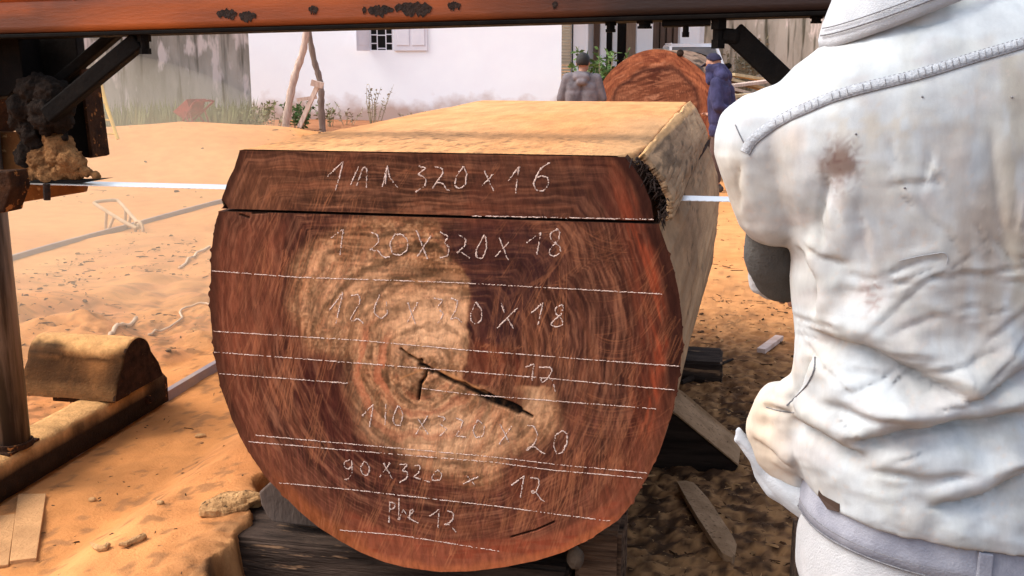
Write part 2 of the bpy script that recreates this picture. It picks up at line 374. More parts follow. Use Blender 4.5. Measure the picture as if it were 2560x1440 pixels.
def barkcol(V):
    X, Y, Z = V.T
    ang = np.arctan2(Z-cz0, X-cx0)
    a = np.array([.43, .28, .16]); b = np.array([.27, .17, .10]); k = np.array([.03, .022, .016])
    n = fbm(ang*7, Y*.9, 1., 4); c = a+(b-a)*np.clip(.45+1.0*n, 0, 1)[:, None]
    streak = sstep(.05, .4, fbm(ang*9, Y*5, 3., 4)); c = c+(b*.72-c)*(streak*.45)[:, None]
    fis = sstep(.28, .36, fbm(ang*52, Y*3.4, 6., 3))*sstep(1.02, 1.2, Z+.05*n)*(1-sstep(1.2, 2.4, Y)); c = c+(k-c)*(fis*.55)[:, None]
    fis = sstep(.030, .012, np.abs(fbm(ang*7+.5*n, Y*3.2, 8., 3)-.12))*sstep(.05, .25, fbm(ang*4, Y*2, 18., 3)); c = c+(k-c)*(fis*.75)[:, None]
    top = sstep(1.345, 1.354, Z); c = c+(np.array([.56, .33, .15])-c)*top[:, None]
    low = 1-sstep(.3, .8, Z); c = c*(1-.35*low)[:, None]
    return c
Yl = np.r_[np.linspace(0, .6, 26), np.linspace(.66, LOGL, 46)]
L_, R_ = outline(zb, ZK0, 160)
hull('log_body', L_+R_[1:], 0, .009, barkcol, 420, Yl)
# slab still lying on the log: its sides, top, underside
L_, R_ = outline(ZK1, ZT, 60, PS)
R2 = [(x, z) for x, z in R_]
Pb = [(float(interp(PB, z)), float(z)) for z in np.linspace(ZK1-.002, ZT+.001, 50)]
sl = thing('t', (0, 0, 0), 'x', 'x'); bpy.data.objects.remove(sl)
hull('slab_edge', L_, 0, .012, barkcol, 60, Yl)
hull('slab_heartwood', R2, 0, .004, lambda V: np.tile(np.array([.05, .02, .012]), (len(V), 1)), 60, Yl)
# loose bark shell beside the slab: ragged, with thickness
def shell():
    n = len(Pb); V = []
    for Y in Yl:
        f = Y/LOGL
        for i, (x, z) in enumerate(Pb):
            sw = float(swell(z))*f; z = z+float(lift(z))*f
            rag = .002*float(vnoise(np.array([i*.9]), np.array([Y*7]))[0])
            e = .007*sstep(0, .1, Y)*float(fbm(np.array([i*.16]), np.array([Y*2.3]), 4., 3)[0])
            V.append((x+sw+e+rag, Y if Y > 0 else Y+.006*rng.random()+.012*abs(math.sin(i*1.7)), z))
    V = np.array(V); F = grid_faces(len(Yl), n)
    o = mk('bark', V, F, M['bark'], log, smooth=True, col=barkcol(V))
    s = o.modifiers.new('s', 'SOLIDIFY'); s.thickness = .017; s.offset = -1
    # fibres along the ragged front edge
    b = MB()
    for k in range(260):
        i = random.randrange(n); x, z = Pb[i]; Y = random.uniform(.0, .10)
        p = Vector((x+random.uniform(-.022, .004), Y, z+random.uniform(-.006, .006))); d = Vector((random.uniform(-.018, .012), random.uniform(-.02, .008), random.uniform(-.025, .006)))
        b.tube([p, p+d*.6, p+d], [.0022, .0018, .0007], 5)
    b.build('bark_fibre', M['rust'], o)
shell()
# saw cut floor and the underside of the slab (only where the blade has passed), then the joint is closed
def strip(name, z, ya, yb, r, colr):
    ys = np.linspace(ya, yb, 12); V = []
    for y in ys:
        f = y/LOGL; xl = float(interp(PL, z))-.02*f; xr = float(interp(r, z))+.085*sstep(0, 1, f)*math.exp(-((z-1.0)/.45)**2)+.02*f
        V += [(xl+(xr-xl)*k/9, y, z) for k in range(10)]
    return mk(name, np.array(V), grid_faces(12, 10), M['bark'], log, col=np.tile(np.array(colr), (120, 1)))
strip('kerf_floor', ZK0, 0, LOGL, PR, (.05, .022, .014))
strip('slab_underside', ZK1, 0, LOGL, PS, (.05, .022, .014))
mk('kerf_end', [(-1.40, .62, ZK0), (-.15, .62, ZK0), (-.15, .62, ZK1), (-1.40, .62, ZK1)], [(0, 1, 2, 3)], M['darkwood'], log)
# sawn top under its skin of sawdust
def topface():
    xs = np.linspace(0, 1, 240); ys = np.linspace(.0, LOGL, 200); V = []; Cc = []
    for y in ys:
        f = y/LOGL; xl = float(interp(PL, ZT))-.02*f; xr = float(interp(PB, ZT))+.012*sstep(.1, .4, y)+.02*f+.008*float(fbm(np.array([y*3.]), np.array([1.]), 2., 4)[0])*sstep(.1, .3, y)
        if y < .12: xr = xr+(float(interp(PS, ZT))-float(interp(PB, ZT)))*(1-sstep(.03, .12, y))
        x = xl+(xr-xl)*xs; Yv = np.full_like(x, y)
        dz = (.004*fbm(x*3, Yv*2, 2., 3)+.0035*(1-sstep(.5, 1.6, y))*fbm(x*45, Yv*45, 3., 3))*sstep(0, .05, y)-.03*sstep(.975, 1, xs)**2
        V.append(np.stack([x, Yv, ZT+.003+dz+float(lift(ZT))*f], 1))
        n = fbm(x*2, Yv*1.2, 5., 4); sp = sstep(.15, .35, fbm(x*60, Yv*40, 6., 3))*(1-sstep(.25, 1.1, y+.4*n))
        c = np.array([.58, .295, .128])+(np.array([.52, .24, .09])-np.array([.58, .295, .128]))*np.clip(.4+n, 0, 1)[:, None]
        c = c+(np.array([.26, .14, .065])-c)*(sp*.85)[:, None]
        rim = sstep(.75, 1.0, xs+.1*n)*(1-sstep(1.2, 2.2, y)); c = c+(np.array([.36, .22, .11])-c)*(rim*.7)[:, None]
        Cc.append(c)
    mk('sawn_top', np.concatenate(V), grid_faces(200, 240), M['bark'], log, smooth=True, col=np.concatenate(Cc))
topface()
mk('log_end', [(x, LOGL, z) for x, z in (lambda a: a[0]+a[1][1:])(outline(zb, ZT, 60))], [tuple(range(119))], M['darkwood'], log)
# ------------------------------------------------------------------ colour and grain of the cut end (drawn as a wood pattern on the end's own plane)
U0, V0, U1, V1 = 500, 360, 1730, 1445
uu, vv = np.meshgrid(np.arange(U0, U1, dtype=float), np.arange(V0, V1, dtype=float))
def nz_(s, z, o=4, sx=1.0): return fbm(uu/s*sx, vv/s, z, o)
na, nb, ncc, nd = nz_(150, 1.), nz_(45, 2.), nz_(14, 3., 3), nz_(5, 4., 2)
def pip(poly, x, y):
    ins = np.zeros(x.shape, bool); n = len(poly)
    for i in range(n):
        x0, y0 = poly[i]; x1, y1 = poly[(i+1) % n]
        if y0 == y1: continue
        ins ^= ((y0 > y) != (y1 > y)) & (x < (x1-x0)*(y-y0)/(y1-y0)+x0)
    return ins
def blur(a, k):
    for _ in range(2):
        for ax in (0, 1):
            c = np.cumsum(np.pad(a, [(k+1, k) if q == ax else (0, 0) for q in (0, 1)], mode='edge'), axis=ax)
            n = 2*k+1; a = (np.take(c, range(n, c.shape[ax]), ax)-np.take(c, range(0, c.shape[ax]-n), ax))/n
    return a
def zone(poly, warp=14, k=4): return blur(pip(poly, uu+warp*nb+6*ncc, vv+warp*na+5*ncc).astype(float), k)
px_, py_ = 1065, 917
dx, dy = uu-px_, vv-py_; rr = np.hypot(dx, dy)*(1+.10*na)+8*nb; an = np.arctan2(dy, dx)
def lc(*c): return np.array(lin(c))
img = lc(104, 62, 46)+(lc(78, 42, 34)-lc(104, 62, 46))*np.clip(.5+.9*na+.3*nb, 0, 1)[..., None]
def lay(w, c):
    global img
    img = img+(np.array(c)-img)*np.clip(w, 0, 1)[..., None]
# upper slab: browner, cooler
lay(sstep(560, 500, vv)*.55*(1-sstep(1250, 1480, uu)), lc(100, 68, 46))
lay(zone([(1180, 390), (1500, 390), (1560, 560), (1500, 660), (1300, 560), (1150, 520)], 20, 8)*.6, lc(76, 46, 38))
# dark patches
lay(zone([(1100, 556), (1300, 540), (1420, 640), (1330, 760), (1280, 860), (1175, 860), (1172, 720), (1140, 640)], 10, 4)*.85, lc(64, 36, 36))
lay(zone([(735, 905), (800, 865), (880, 905), (915, 1010), (980, 1090), (1050, 1150), (860, 1150), (760, 1060)], 12, 4)*.85, lc(72, 32, 26))
lay(zone([(1180, 860), (1320, 880), (1300, 960), (1180, 940)], 12, 6)*.6, lc(112, 46, 30))
lay(zone([(1340, 700), (1480, 640), (1560, 760), (1560, 1100), (1420, 1160), (1350, 980)], 24, 12)*.5, lc(96, 58, 46))
lay(zone([(780, 1150), (1300, 1200), (1480, 1250), (1350, 1360), (1000, 1340), (830, 1260)], 16, 8)*.5, lc(84, 38, 32))
lay(zone([(545, 560), (690, 540), (760, 700), (740, 1000), (640, 1040), (560, 900)], 24, 12)*.35, lc(126, 66, 44))
# pale, weathered heart: olive rim, tan middle, two bright lobes
hsoft = zone([(742, 690), (800, 610), (900, 562), (1010, 548), (1098, 556), (1126, 640), (1172, 700), (1172, 760), (1164, 905), (1150, 965), (1250, 1010), (1300, 1030), (1300, 960), (1322, 935), (1386, 960), (1396, 1050), (1330, 1100), (1262, 1150), (1240, 1200), (1120, 1200), (1010, 1150), (930, 1090), (890, 1010), (870, 905), (800, 868), (756, 870), (735, 780)], 34, 15)
cutm = zone([(400, 300), (1098, 300), (1098, 556), (1126, 640), (1172, 700), (1172, 760), (1164, 905), (1150, 965), (1800, 965), (1800, 1500), (400, 1500)], 6, 2)
heart = np.clip(hsoft*1.15, 0, 1)*cutm
oln = np.array(OUT+OUTR[1:-1]+SLABR+[(1100, 382)], float); oln = np.vstack([oln, oln[:1]]); _d = np.r_[0, np.cumsum(np.linalg.norm(np.diff(oln, axis=0), axis=1))]; _s = np.linspace(0, _d[-1], 1500)
ox, oy = np.interp(_s, _d, oln[:, 0])-px_, np.interp(_s, _d, oln[:, 1])-py_; oa = np.arctan2(oy, ox); k_ = np.argsort(oa)
rho = np.hypot(dx, dy)/np.interp(an, oa[k_], np.hypot(ox, oy)[k_], period=2*math.pi)+.03*na+.008*nb
ca_, sa_ = np.cos(an), np.sin(an)
p1 = fbm(rho*24, ca_*2.2, sa_*2.2, 5); p2 = fbm(rho*75, ca_*4, sa_*4, 4); p3 = fbm(rho*160, ca_*9, sa_*9, 3)
lay(sstep(.0, .45, p1)*.55, lc(140, 82, 56)); lay(sstep(.0, .45, -p1)*.6, lc(56, 30, 24)); lay(sstep(.05, .45, p2)*.5, lc(158, 104, 78)); lay(sstep(.05, .45, -p2)*.55, lc(46, 26, 22)); lay(sstep(.05, .4, -p3)*.45, lc(44, 24, 20)); lay(sstep(.1, .4, p3)*.3, lc(176, 120, 90))
lay(sstep(.80, 1.0, rho)*.35, lc(62, 32, 24))
lay(heart*(.68+.22*p1), lc(168, 116, 78))
b1 = np.exp(-(((uu-1090)/95)**2+((vv-810)/75)**2)); b2 = np.exp(-(((uu-1130)/130)**2+((vv-1085)/70)**2)); b3 = np.exp(-(((uu-900)/120)**2+((vv-740)/110)**2)); b4 = np.exp(-(((uu-1340)/40)**2+((vv-1000)/70)**2))
lay(heart*np.clip(1.25*b1+1.0*b2+.45*b3+.6*b4+.35*nb, 0, 1)*1.0, lc(222, 164, 116))
lay(heart*sstep(.12, .34, ncc+.5*nb)*.35, lc(170, 84, 56))
lay(heart*sstep(.16, .36, nd+.6*ncc)*.6, lc(66, 46, 30)); lay(heart*sstep(.2, .42, -nd-.5*ncc+.3*nb)*.5, lc(226, 172, 126))
# fine grain in broad bands
g3 = fbm((uu-.30*vv)/9, (vv+.30*uu)/240, 26., 4); wl = sstep(-.1, .5, (uu-1000)/400); lay(sstep(.0, .5, g3)*.34*wl*.5*(1-heart*.7), lc(146, 88, 58)); lay(sstep(.0, .5, -g3)*.38*wl*.6*(1-heart*.7), lc(52, 28, 22))
g4 = fbm((uu-.22*vv)/2.4, (vv+.2*uu)/46, 36., 3); lay(sstep(.05, .5, g4)*.10, lc(176, 112, 80)); lay(sstep(.05, .5, -g4)*.12, lc(40, 22, 18))
lay(sstep(.15, .5, fbm(uu/110, vv/170, 46., 4))*.3*(1-heart), lc(132, 70, 48))
lay(heart*sstep(.0, .4, -p1)*.55, lc(74, 48, 30)); lay(heart*sstep(.0, .4, p2)*.5, lc(214, 150, 106)); lay(heart*sstep(.05, .4, -p2)*.5, lc(64, 42, 28))
# the tones the rings run through
lay(zone([(1100, 556), (1300, 540), (1420, 640), (1330, 760), (1280, 860), (1175, 860), (1172, 720), (1140, 640)], 24, 8)*(.55-.25*p2), lc(60, 34, 34))
lay(zone([(735, 915), (800, 880), (880, 905), (915, 1010), (980, 1090), (1050, 1150), (860, 1150), (760, 1060)], 24, 8)*(.55-.25*p2), lc(66, 30, 26))
lay(zone([(1230, 400), (1500, 392), (1560, 545), (1330, 545), (1180, 500)], 30, 16)*.4, lc(62, 38, 32)); lay(zone([(620, 400), (820, 396), (700, 520), (590, 515)], 30, 14)*.3, lc(134, 84, 58))
lay(zone([(560, 560), (700, 545), (690, 760), (640, 900), (560, 900)], 30, 14)*.28, lc(146, 84, 60))
lay(heart*np.clip(1.2*b1+.95*b2+.35*b3+.6*b4+.25*nb+.08, 0, 1)*(.74+.3*p2), lc(244, 190, 146))
# growth rings
ring = np.sin(rr/7.5+3*nb)*.5+.5; ring2 = np.sin(rr/3.1+2*na)*.5+.5
rw = np.exp(-(rr/420)**2)
lay(heart*rw*sstep(.55, .95, ring+.35*ncc)*.5, lc(92, 62, 38)); lay(heart*rw*sstep(.6, 1, ring2)*sstep(.0, .3, nb)*.35, lc(60, 40, 26))
arcw = sstep(-2.9, -2.5, an)*(1-sstep(-1.5, -1.1, an))
lay(arcw*sstep(.6, .95, np.sin(rr/11+2*nb)*.5+.5)*sstep(150, 200, rr)*(1-sstep(330, 390, rr))*.55, lc(60, 44, 28))
side = sstep(2.2, 2.7, np.abs(an))*sstep(70, 95, rr)*(1-sstep(165, 190, rr))
lay(side*sstep(.5, .95, np.sin(rr/8.5+1.5*nb+p2)*.5+.5)*.5, lc(208, 118, 82))
sidel = sstep(.3, .8, an)*(1-sstep(2.2, 2.6, an))*sstep(60, 90, rr)*(1-sstep(200, 260, rr))
lay(sidel*sstep(.6, .95, np.sin(rr/9+2*nb)*.5+.5)*.4, lc(150, 70, 46))
lay(sstep(.7, 1, np.sin(rr/16+2.5*na)*.5+.5)*(1-heart)*.22, lc(52, 28, 24))
# distance from the outline
def xat(pts, v): return np.interp(v, [p[1] for p in pts], [p[0] for p in pts])
xl = xat(OUT, vv); xr = xat(SLABR[::-1]+[(1648, 560)]+[p for p in OUTR[::-1] if p[1] > 560], vv)
yb_ = np.interp(uu, [p[0] for p in OUT[16:]+OUTR[1:11]], [p[1] for p in OUT[16:]+OUTR[1:11]])
dr, dl, db = xr-uu+10*nb, uu-xl+8*nb, yb_-vv+8*nb
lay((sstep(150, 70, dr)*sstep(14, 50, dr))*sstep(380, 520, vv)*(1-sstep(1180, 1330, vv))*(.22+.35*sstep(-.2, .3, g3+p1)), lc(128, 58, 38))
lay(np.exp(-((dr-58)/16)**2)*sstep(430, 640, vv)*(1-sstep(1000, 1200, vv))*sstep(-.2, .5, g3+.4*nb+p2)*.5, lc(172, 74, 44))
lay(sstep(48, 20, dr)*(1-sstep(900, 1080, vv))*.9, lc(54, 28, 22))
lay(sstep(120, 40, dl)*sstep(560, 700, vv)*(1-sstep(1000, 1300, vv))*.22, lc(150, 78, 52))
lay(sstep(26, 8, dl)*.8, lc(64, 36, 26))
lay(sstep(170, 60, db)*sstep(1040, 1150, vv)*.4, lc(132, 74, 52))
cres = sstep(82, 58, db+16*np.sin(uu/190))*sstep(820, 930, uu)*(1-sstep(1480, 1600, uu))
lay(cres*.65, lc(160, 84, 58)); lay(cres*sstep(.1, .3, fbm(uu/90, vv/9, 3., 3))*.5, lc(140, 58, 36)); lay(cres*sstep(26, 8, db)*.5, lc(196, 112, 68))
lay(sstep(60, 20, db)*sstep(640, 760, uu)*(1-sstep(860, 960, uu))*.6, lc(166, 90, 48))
# streaky grain that follows the saw
gr = fbm((uu-.33*vv)/5.0, (vv+.33*uu)/110, 6., 3); pat = sstep(-.25, .35, na+.5*nb); lay(sstep(.12, .45, gr)*.10*pat*(1-heart*.6), lc(168, 104, 74)); lay(sstep(.1, .42, -gr)*.12*(1-heart*.6), lc(48, 26, 22))
gr2 = fbm((uu-.12*vv)/3.2, (vv)/70, 16., 3); lay(sstep(.12, .45, gr2)*sstep(980, 1100, vv)*.15, lc(176, 100, 78))
# scratches
scr = np.zeros_like(uu); drk = np.zeros_like(uu); rel = np.zeros_like(uu)
def stroke(buf, pts, wd, val):
    for (x0, y0), (x1, y1) in zip(pts[:-1], pts[1:]):
        a0, a1 = int(min(x0, x1)-wd-2-U0), int(max(x0, x1)+wd+3-U0); b0, b1_ = int(min(y0, y1)-wd-2-V0), int(max(y0, y1)+wd+3-V0)
        a0, b0 = max(a0, 0), max(b0, 0); a1, b1_ = min(a1, uu.shape[1]), min(b1_, uu.shape[0])
        if a1 <= a0 or b1_ <= b0: continue
        x, y = uu[b0:b1_, a0:a1], vv[b0:b1_, a0:a1]; vx, vy = x1-x0, y1-y0; l2 = vx*vx+vy*vy+1e-6
        t = np.clip(((x-x0)*vx+(y-y0)*vy)/l2, 0, 1); d = np.hypot(x-x0-t*vx, y-y0-t*vy)
        buf[b0:b1_, a0:a1] = np.maximum(buf[b0:b1_, a0:a1], val*np.clip(1+wd/2-d, 0, 1))
def bunch(n, xr_, yr_, ang, spr, ln, buf=scr, w=(.6, 1.6), v=(.25, .75), curve=0):
    for _ in range(n):
        x, y = rng.uniform(*xr_), rng.uniform(*yr_); k = rng.integers(1, 5); a = R(ang+rng.normal()*spr); l = rng.uniform(*ln)
        for q in range(k):
            o = q*rng.uniform(4, 9); p = []
            for s in np.linspace(-.5, .5, 5): p.append((x+o+l*s*math.cos(a)+curve*(s*s)*l, y-l*s*math.sin(a)+rng.normal()*2))
            stroke(buf, p, rng.uniform(*w), rng.uniform(*v))
bunch(82, (570, 900), (430, 1010), 73, 6, (60, 210)); bunch(44, (600, 1500), (400, 520), 52, 16, (30, 90), v=(.15, .45))
bunch(49, (1230, 1420), (730, 1010), 78, 9, (70, 190)); bunch(82, (760, 1640), (1040, 1380), 75, 7, (40, 160)); bunch(33, (1380, 1640), (1060, 1260), 82, 4, (60, 150))
bunch(22, (1000, 1300), (1180, 1400), 70, 5, (90, 220), v=(.4, .85)); bunch(27, (1560, 1690), (640, 1000), 60, 8, (40, 110), v=(.2, .5))
bunch(22, (620, 800), (1000, 1230), 112, 8, (60, 170), v=(.2, .5))
bunch(33, (1200, 1560), (560, 720), 45, 22, (30, 100), v=(.15, .4)); bunch(66, (880, 1300), (760, 1190), 80, 22, (12, 50), v=(.3, .7))
bunch(110, (760, 1170), (570, 900), 70, 30, (8, 26), drk, (.8, 2), (.3, .8)); bunch(88, (960, 1300), (960, 1190), 60, 30, (8, 26), drk, (.8, 2), (.25, .7))
bunch(49, (560, 900), (430, 1000), 72, 5, (60, 180), drk, (.8, 1.8), (.25, .6)); bunch(49, (800, 1600), (1040, 1380), 76, 7, (40, 140), drk, (.8, 1.8), (.25, .6)); bunch(33, (1220, 1500), (560, 1000), 70, 16, (40, 140), drk, (.8, 1.8), (.25, .6))
for cx_, cy_, r0, n, a0, a1 in ((1470, 610, 60, 10, 20, 130), (1500, 700, 70, 9, 30, 120), (1560, 560, 120, 9, 70, 150), (1530, 980, 90, 16, 40, 140), (1490, 760, 110, 8, 40, 110), (1540, 860, 60, 8, 30, 140)):
    for q in range(n):                 # curved tooth marks
        r_ = r0+q*9+rng.uniform(-3, 3); b0 = R(rng.uniform(a0, a0+25)); b1_ = R(rng.uniform(a1-25, a1))
        stroke(scr if q % 3 else drk, [(cx_+r_*math.cos(t), cy_-60+r_*.8*math.sin(t)) for t in np.linspace(b0, b1_, 9)], rng.uniform(.7, 1.6), rng.uniform(.2, .55))
for q in range(7):
    x = 1085+q*9+rng.uniform(-4, 4); stroke(scr, [(x, 1395-rng.uniform(0, 60)), (x+45, 1230), (x+88, 1090+rng.uniform(-30, 60))], rng.uniform(1, 2.4), rng.uniform(.5, .95))
for q in range(5): x = 705+q*7; stroke(scr, [(x-6, 1060-rng.uniform(0, 40)), (x+8, 900+rng.uniform(-30, 30))], 1.2, .6)
stroke(scr, [(1430, 560), (1400, 620), (1370, 690), (1320, 715), (1270, 745)], 9, .42); stroke(scr, [(1440, 575), (1395, 660), (1350, 712)], 3, .5)
stroke(scr, [(1245, 1040), (1190, 1150), (1150, 1230), (1130, 1300)], 3, .7)
sm2 = sstep(-.5, .5, nb+na); lay(scr*(.12+.42*sm2), lc(206, 132, 90)); lay(drk*.5, lc(44, 26, 20))
# the heart crack
crk = np.zeros_like(uu); pal = np.zeros_like(uu)
for a, b, w in (((1052, 902), (1066, 918), 9), ((1066, 918), (1112, 944), 8), ((1112, 944), (1160, 962), 9), ((1160, 962), (1205, 985), 11), ((1205, 985), (1255, 1008), 20), ((1255, 1008), (1296, 1026), 20), ((1296, 1026), (1330, 1042), 6), ((1066, 918), (1052, 958), 6), ((1052, 958), (1046, 1000), 4), ((1062, 916), (1022, 888), 5), ((1022, 888), (1002, 872), 2.5), ((1066, 922), (1080, 930), 10)):
    stroke(crk, [(a[0], a[1]), ((a[0]+b[0])/2+rng.normal()*2.5, (a[1]+b[1])/2+rng.normal()*2.5), b], w, 1)
for a, b, w in (((1078, 922), (1120, 936), 8), ((1120, 936), (1170, 962), 10), ((1170, 962), (1215, 982), 8), ((1060, 922), (1000, 946), 3), ((1058, 960), (1064, 924), 2.5), ((1010, 878), (1055, 908), 4)): stroke(pal, [a, b], w, 1)
crk = np.clip(blur(crk, 1)+.25*ncc*(crk > 0), 0, 1); stroke(crk, [(555, 505), (566, 520)], 5, .8); stroke(crk, [(600, 536), (622, 544)], 3, .7); stroke(crk, [(632, 532), (668, 530)], 4, .7)
stroke(crk, [(1280, 1342), (1340, 1325), (1385, 1305)], 3, .8)
lay(crk, (.006, .004, .003)); lay(blur(pal, 1)*.85*(1-crk*.7), lc(190, 132, 86))
img = np.clip(img*.85, .003, .9); hgt = .00045*scr-.0005*drk+.0003*nd*heart+.0006*ncc*heart-.012*crk+.0005*gr
def sample(a, px, py):
    x = np.clip(px-U0, 0, a.shape[1]-1.01); y = np.clip(py-V0, 0, a.shape[0]-1.01); i, j = x.astype(int), y.astype(int); f, g = x-i, y-j
    if a.ndim == 3: f, g = f[:, None], g[:, None]
    return a[j, i]*(1-f)*(1-g)+a[j, i+1]*f*(1-g)+a[j+1, i]*(1-f)*g+a[j+1, i+1]*f*g
def endface(name, z0, z1, nzr, nx, right):
    zz = np.linspace(z0, z1, nzr); t = np.linspace(0, 1, nx); V = []
    for z in zz:
        a, b = float(interp(PL, z)), float(interp(right, z)); x = a+(b-a)*t
        V.append(np.stack([x, np.zeros(nx), np.full(nx, z)], 1))
    V = np.concatenate(V); u, v = project(V); c = sample(img, u, v); V[:, 1] = -sample(hgt, u, v)
    return mk(name, V, grid_faces(nzr, nx), M['face'], log, smooth=True, col=c)
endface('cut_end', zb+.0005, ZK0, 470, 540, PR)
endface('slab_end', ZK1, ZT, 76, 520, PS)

# ------------------------------------------------------------------ chalk: measured lines and sizes
def chalk(name, polys, wd=.0029, gap=.13):
    V, F = [], []
    for pl in polys:
        P = [onY(*p) for p in pl]; d = [0]
        for a, b in zip(P[:-1], P[1:]): d.append(d[-1]+(b-a).length)
        n = max(2, int(d[-1]/.0034)); s = np.linspace(0, d[-1], n)
        x = np.interp(s, d, [p.x for p in P]); z = np.interp(s, d, [p.z for p in P])
        if len(pl) > 3:
            for _ in range(2): x[1:-1] = (x[:-2]+2*x[1:-1]+x[2:])/4; z[1:-1] = (z[:-2]+2*z[1:-1]+z[2:])/4
        ph = rng.uniform(0, 99); wv = vnoise(s*55+ph, s*0.); wn = vnoise(s*420+ph, s*0.)
        for i in range(n-1):
            if .9*wn[i]+.5*wv[i] < -1+2*gap*1.15: continue
            tx, tz = x[i+1]-x[i], z[i+1]-z[i]; l = math.hypot(tx, tz) or 1; nx_, nz2 = -tz/l, tx/l
            w0 = wd*.5*max(.25, 1.05+.45*wn[i]+.4*wv[i]+.25*rng.normal()); o = rng.normal()*.0005
            k = len(V); y0, y1 = -.0012, -.0021
            cx_, cz_ = x[i]+nx_*o, z[i]+nz2*o; ex, ez = x[i+1]+nx_*o, z[i+1]+nz2*o
            V += [(cx_-nx_*w0, y0, cz_-nz2*w0), (cx_, y1, cz_), (cx_+nx_*w0, y0, cz_+nz2*w0), (ex-nx_*w0, y0, ez-nz2*w0), (ex, y1, ez), (ex+nx_*w0, y0, ez+nz2*w0)]
            F += [(k, k+1, k+4, k+3), (k+1, k+2, k+5, k+4)]
    return mk(name, V, F, M['chalk'], log)
O = lambda cx_, cy_, a, b, t=0: [(cx_+a*math.cos(q)+t*b*math.sin(q)*-1, cy_+b*math.sin(q)) for q in np.linspace(-1.7, 4.7, 14)]
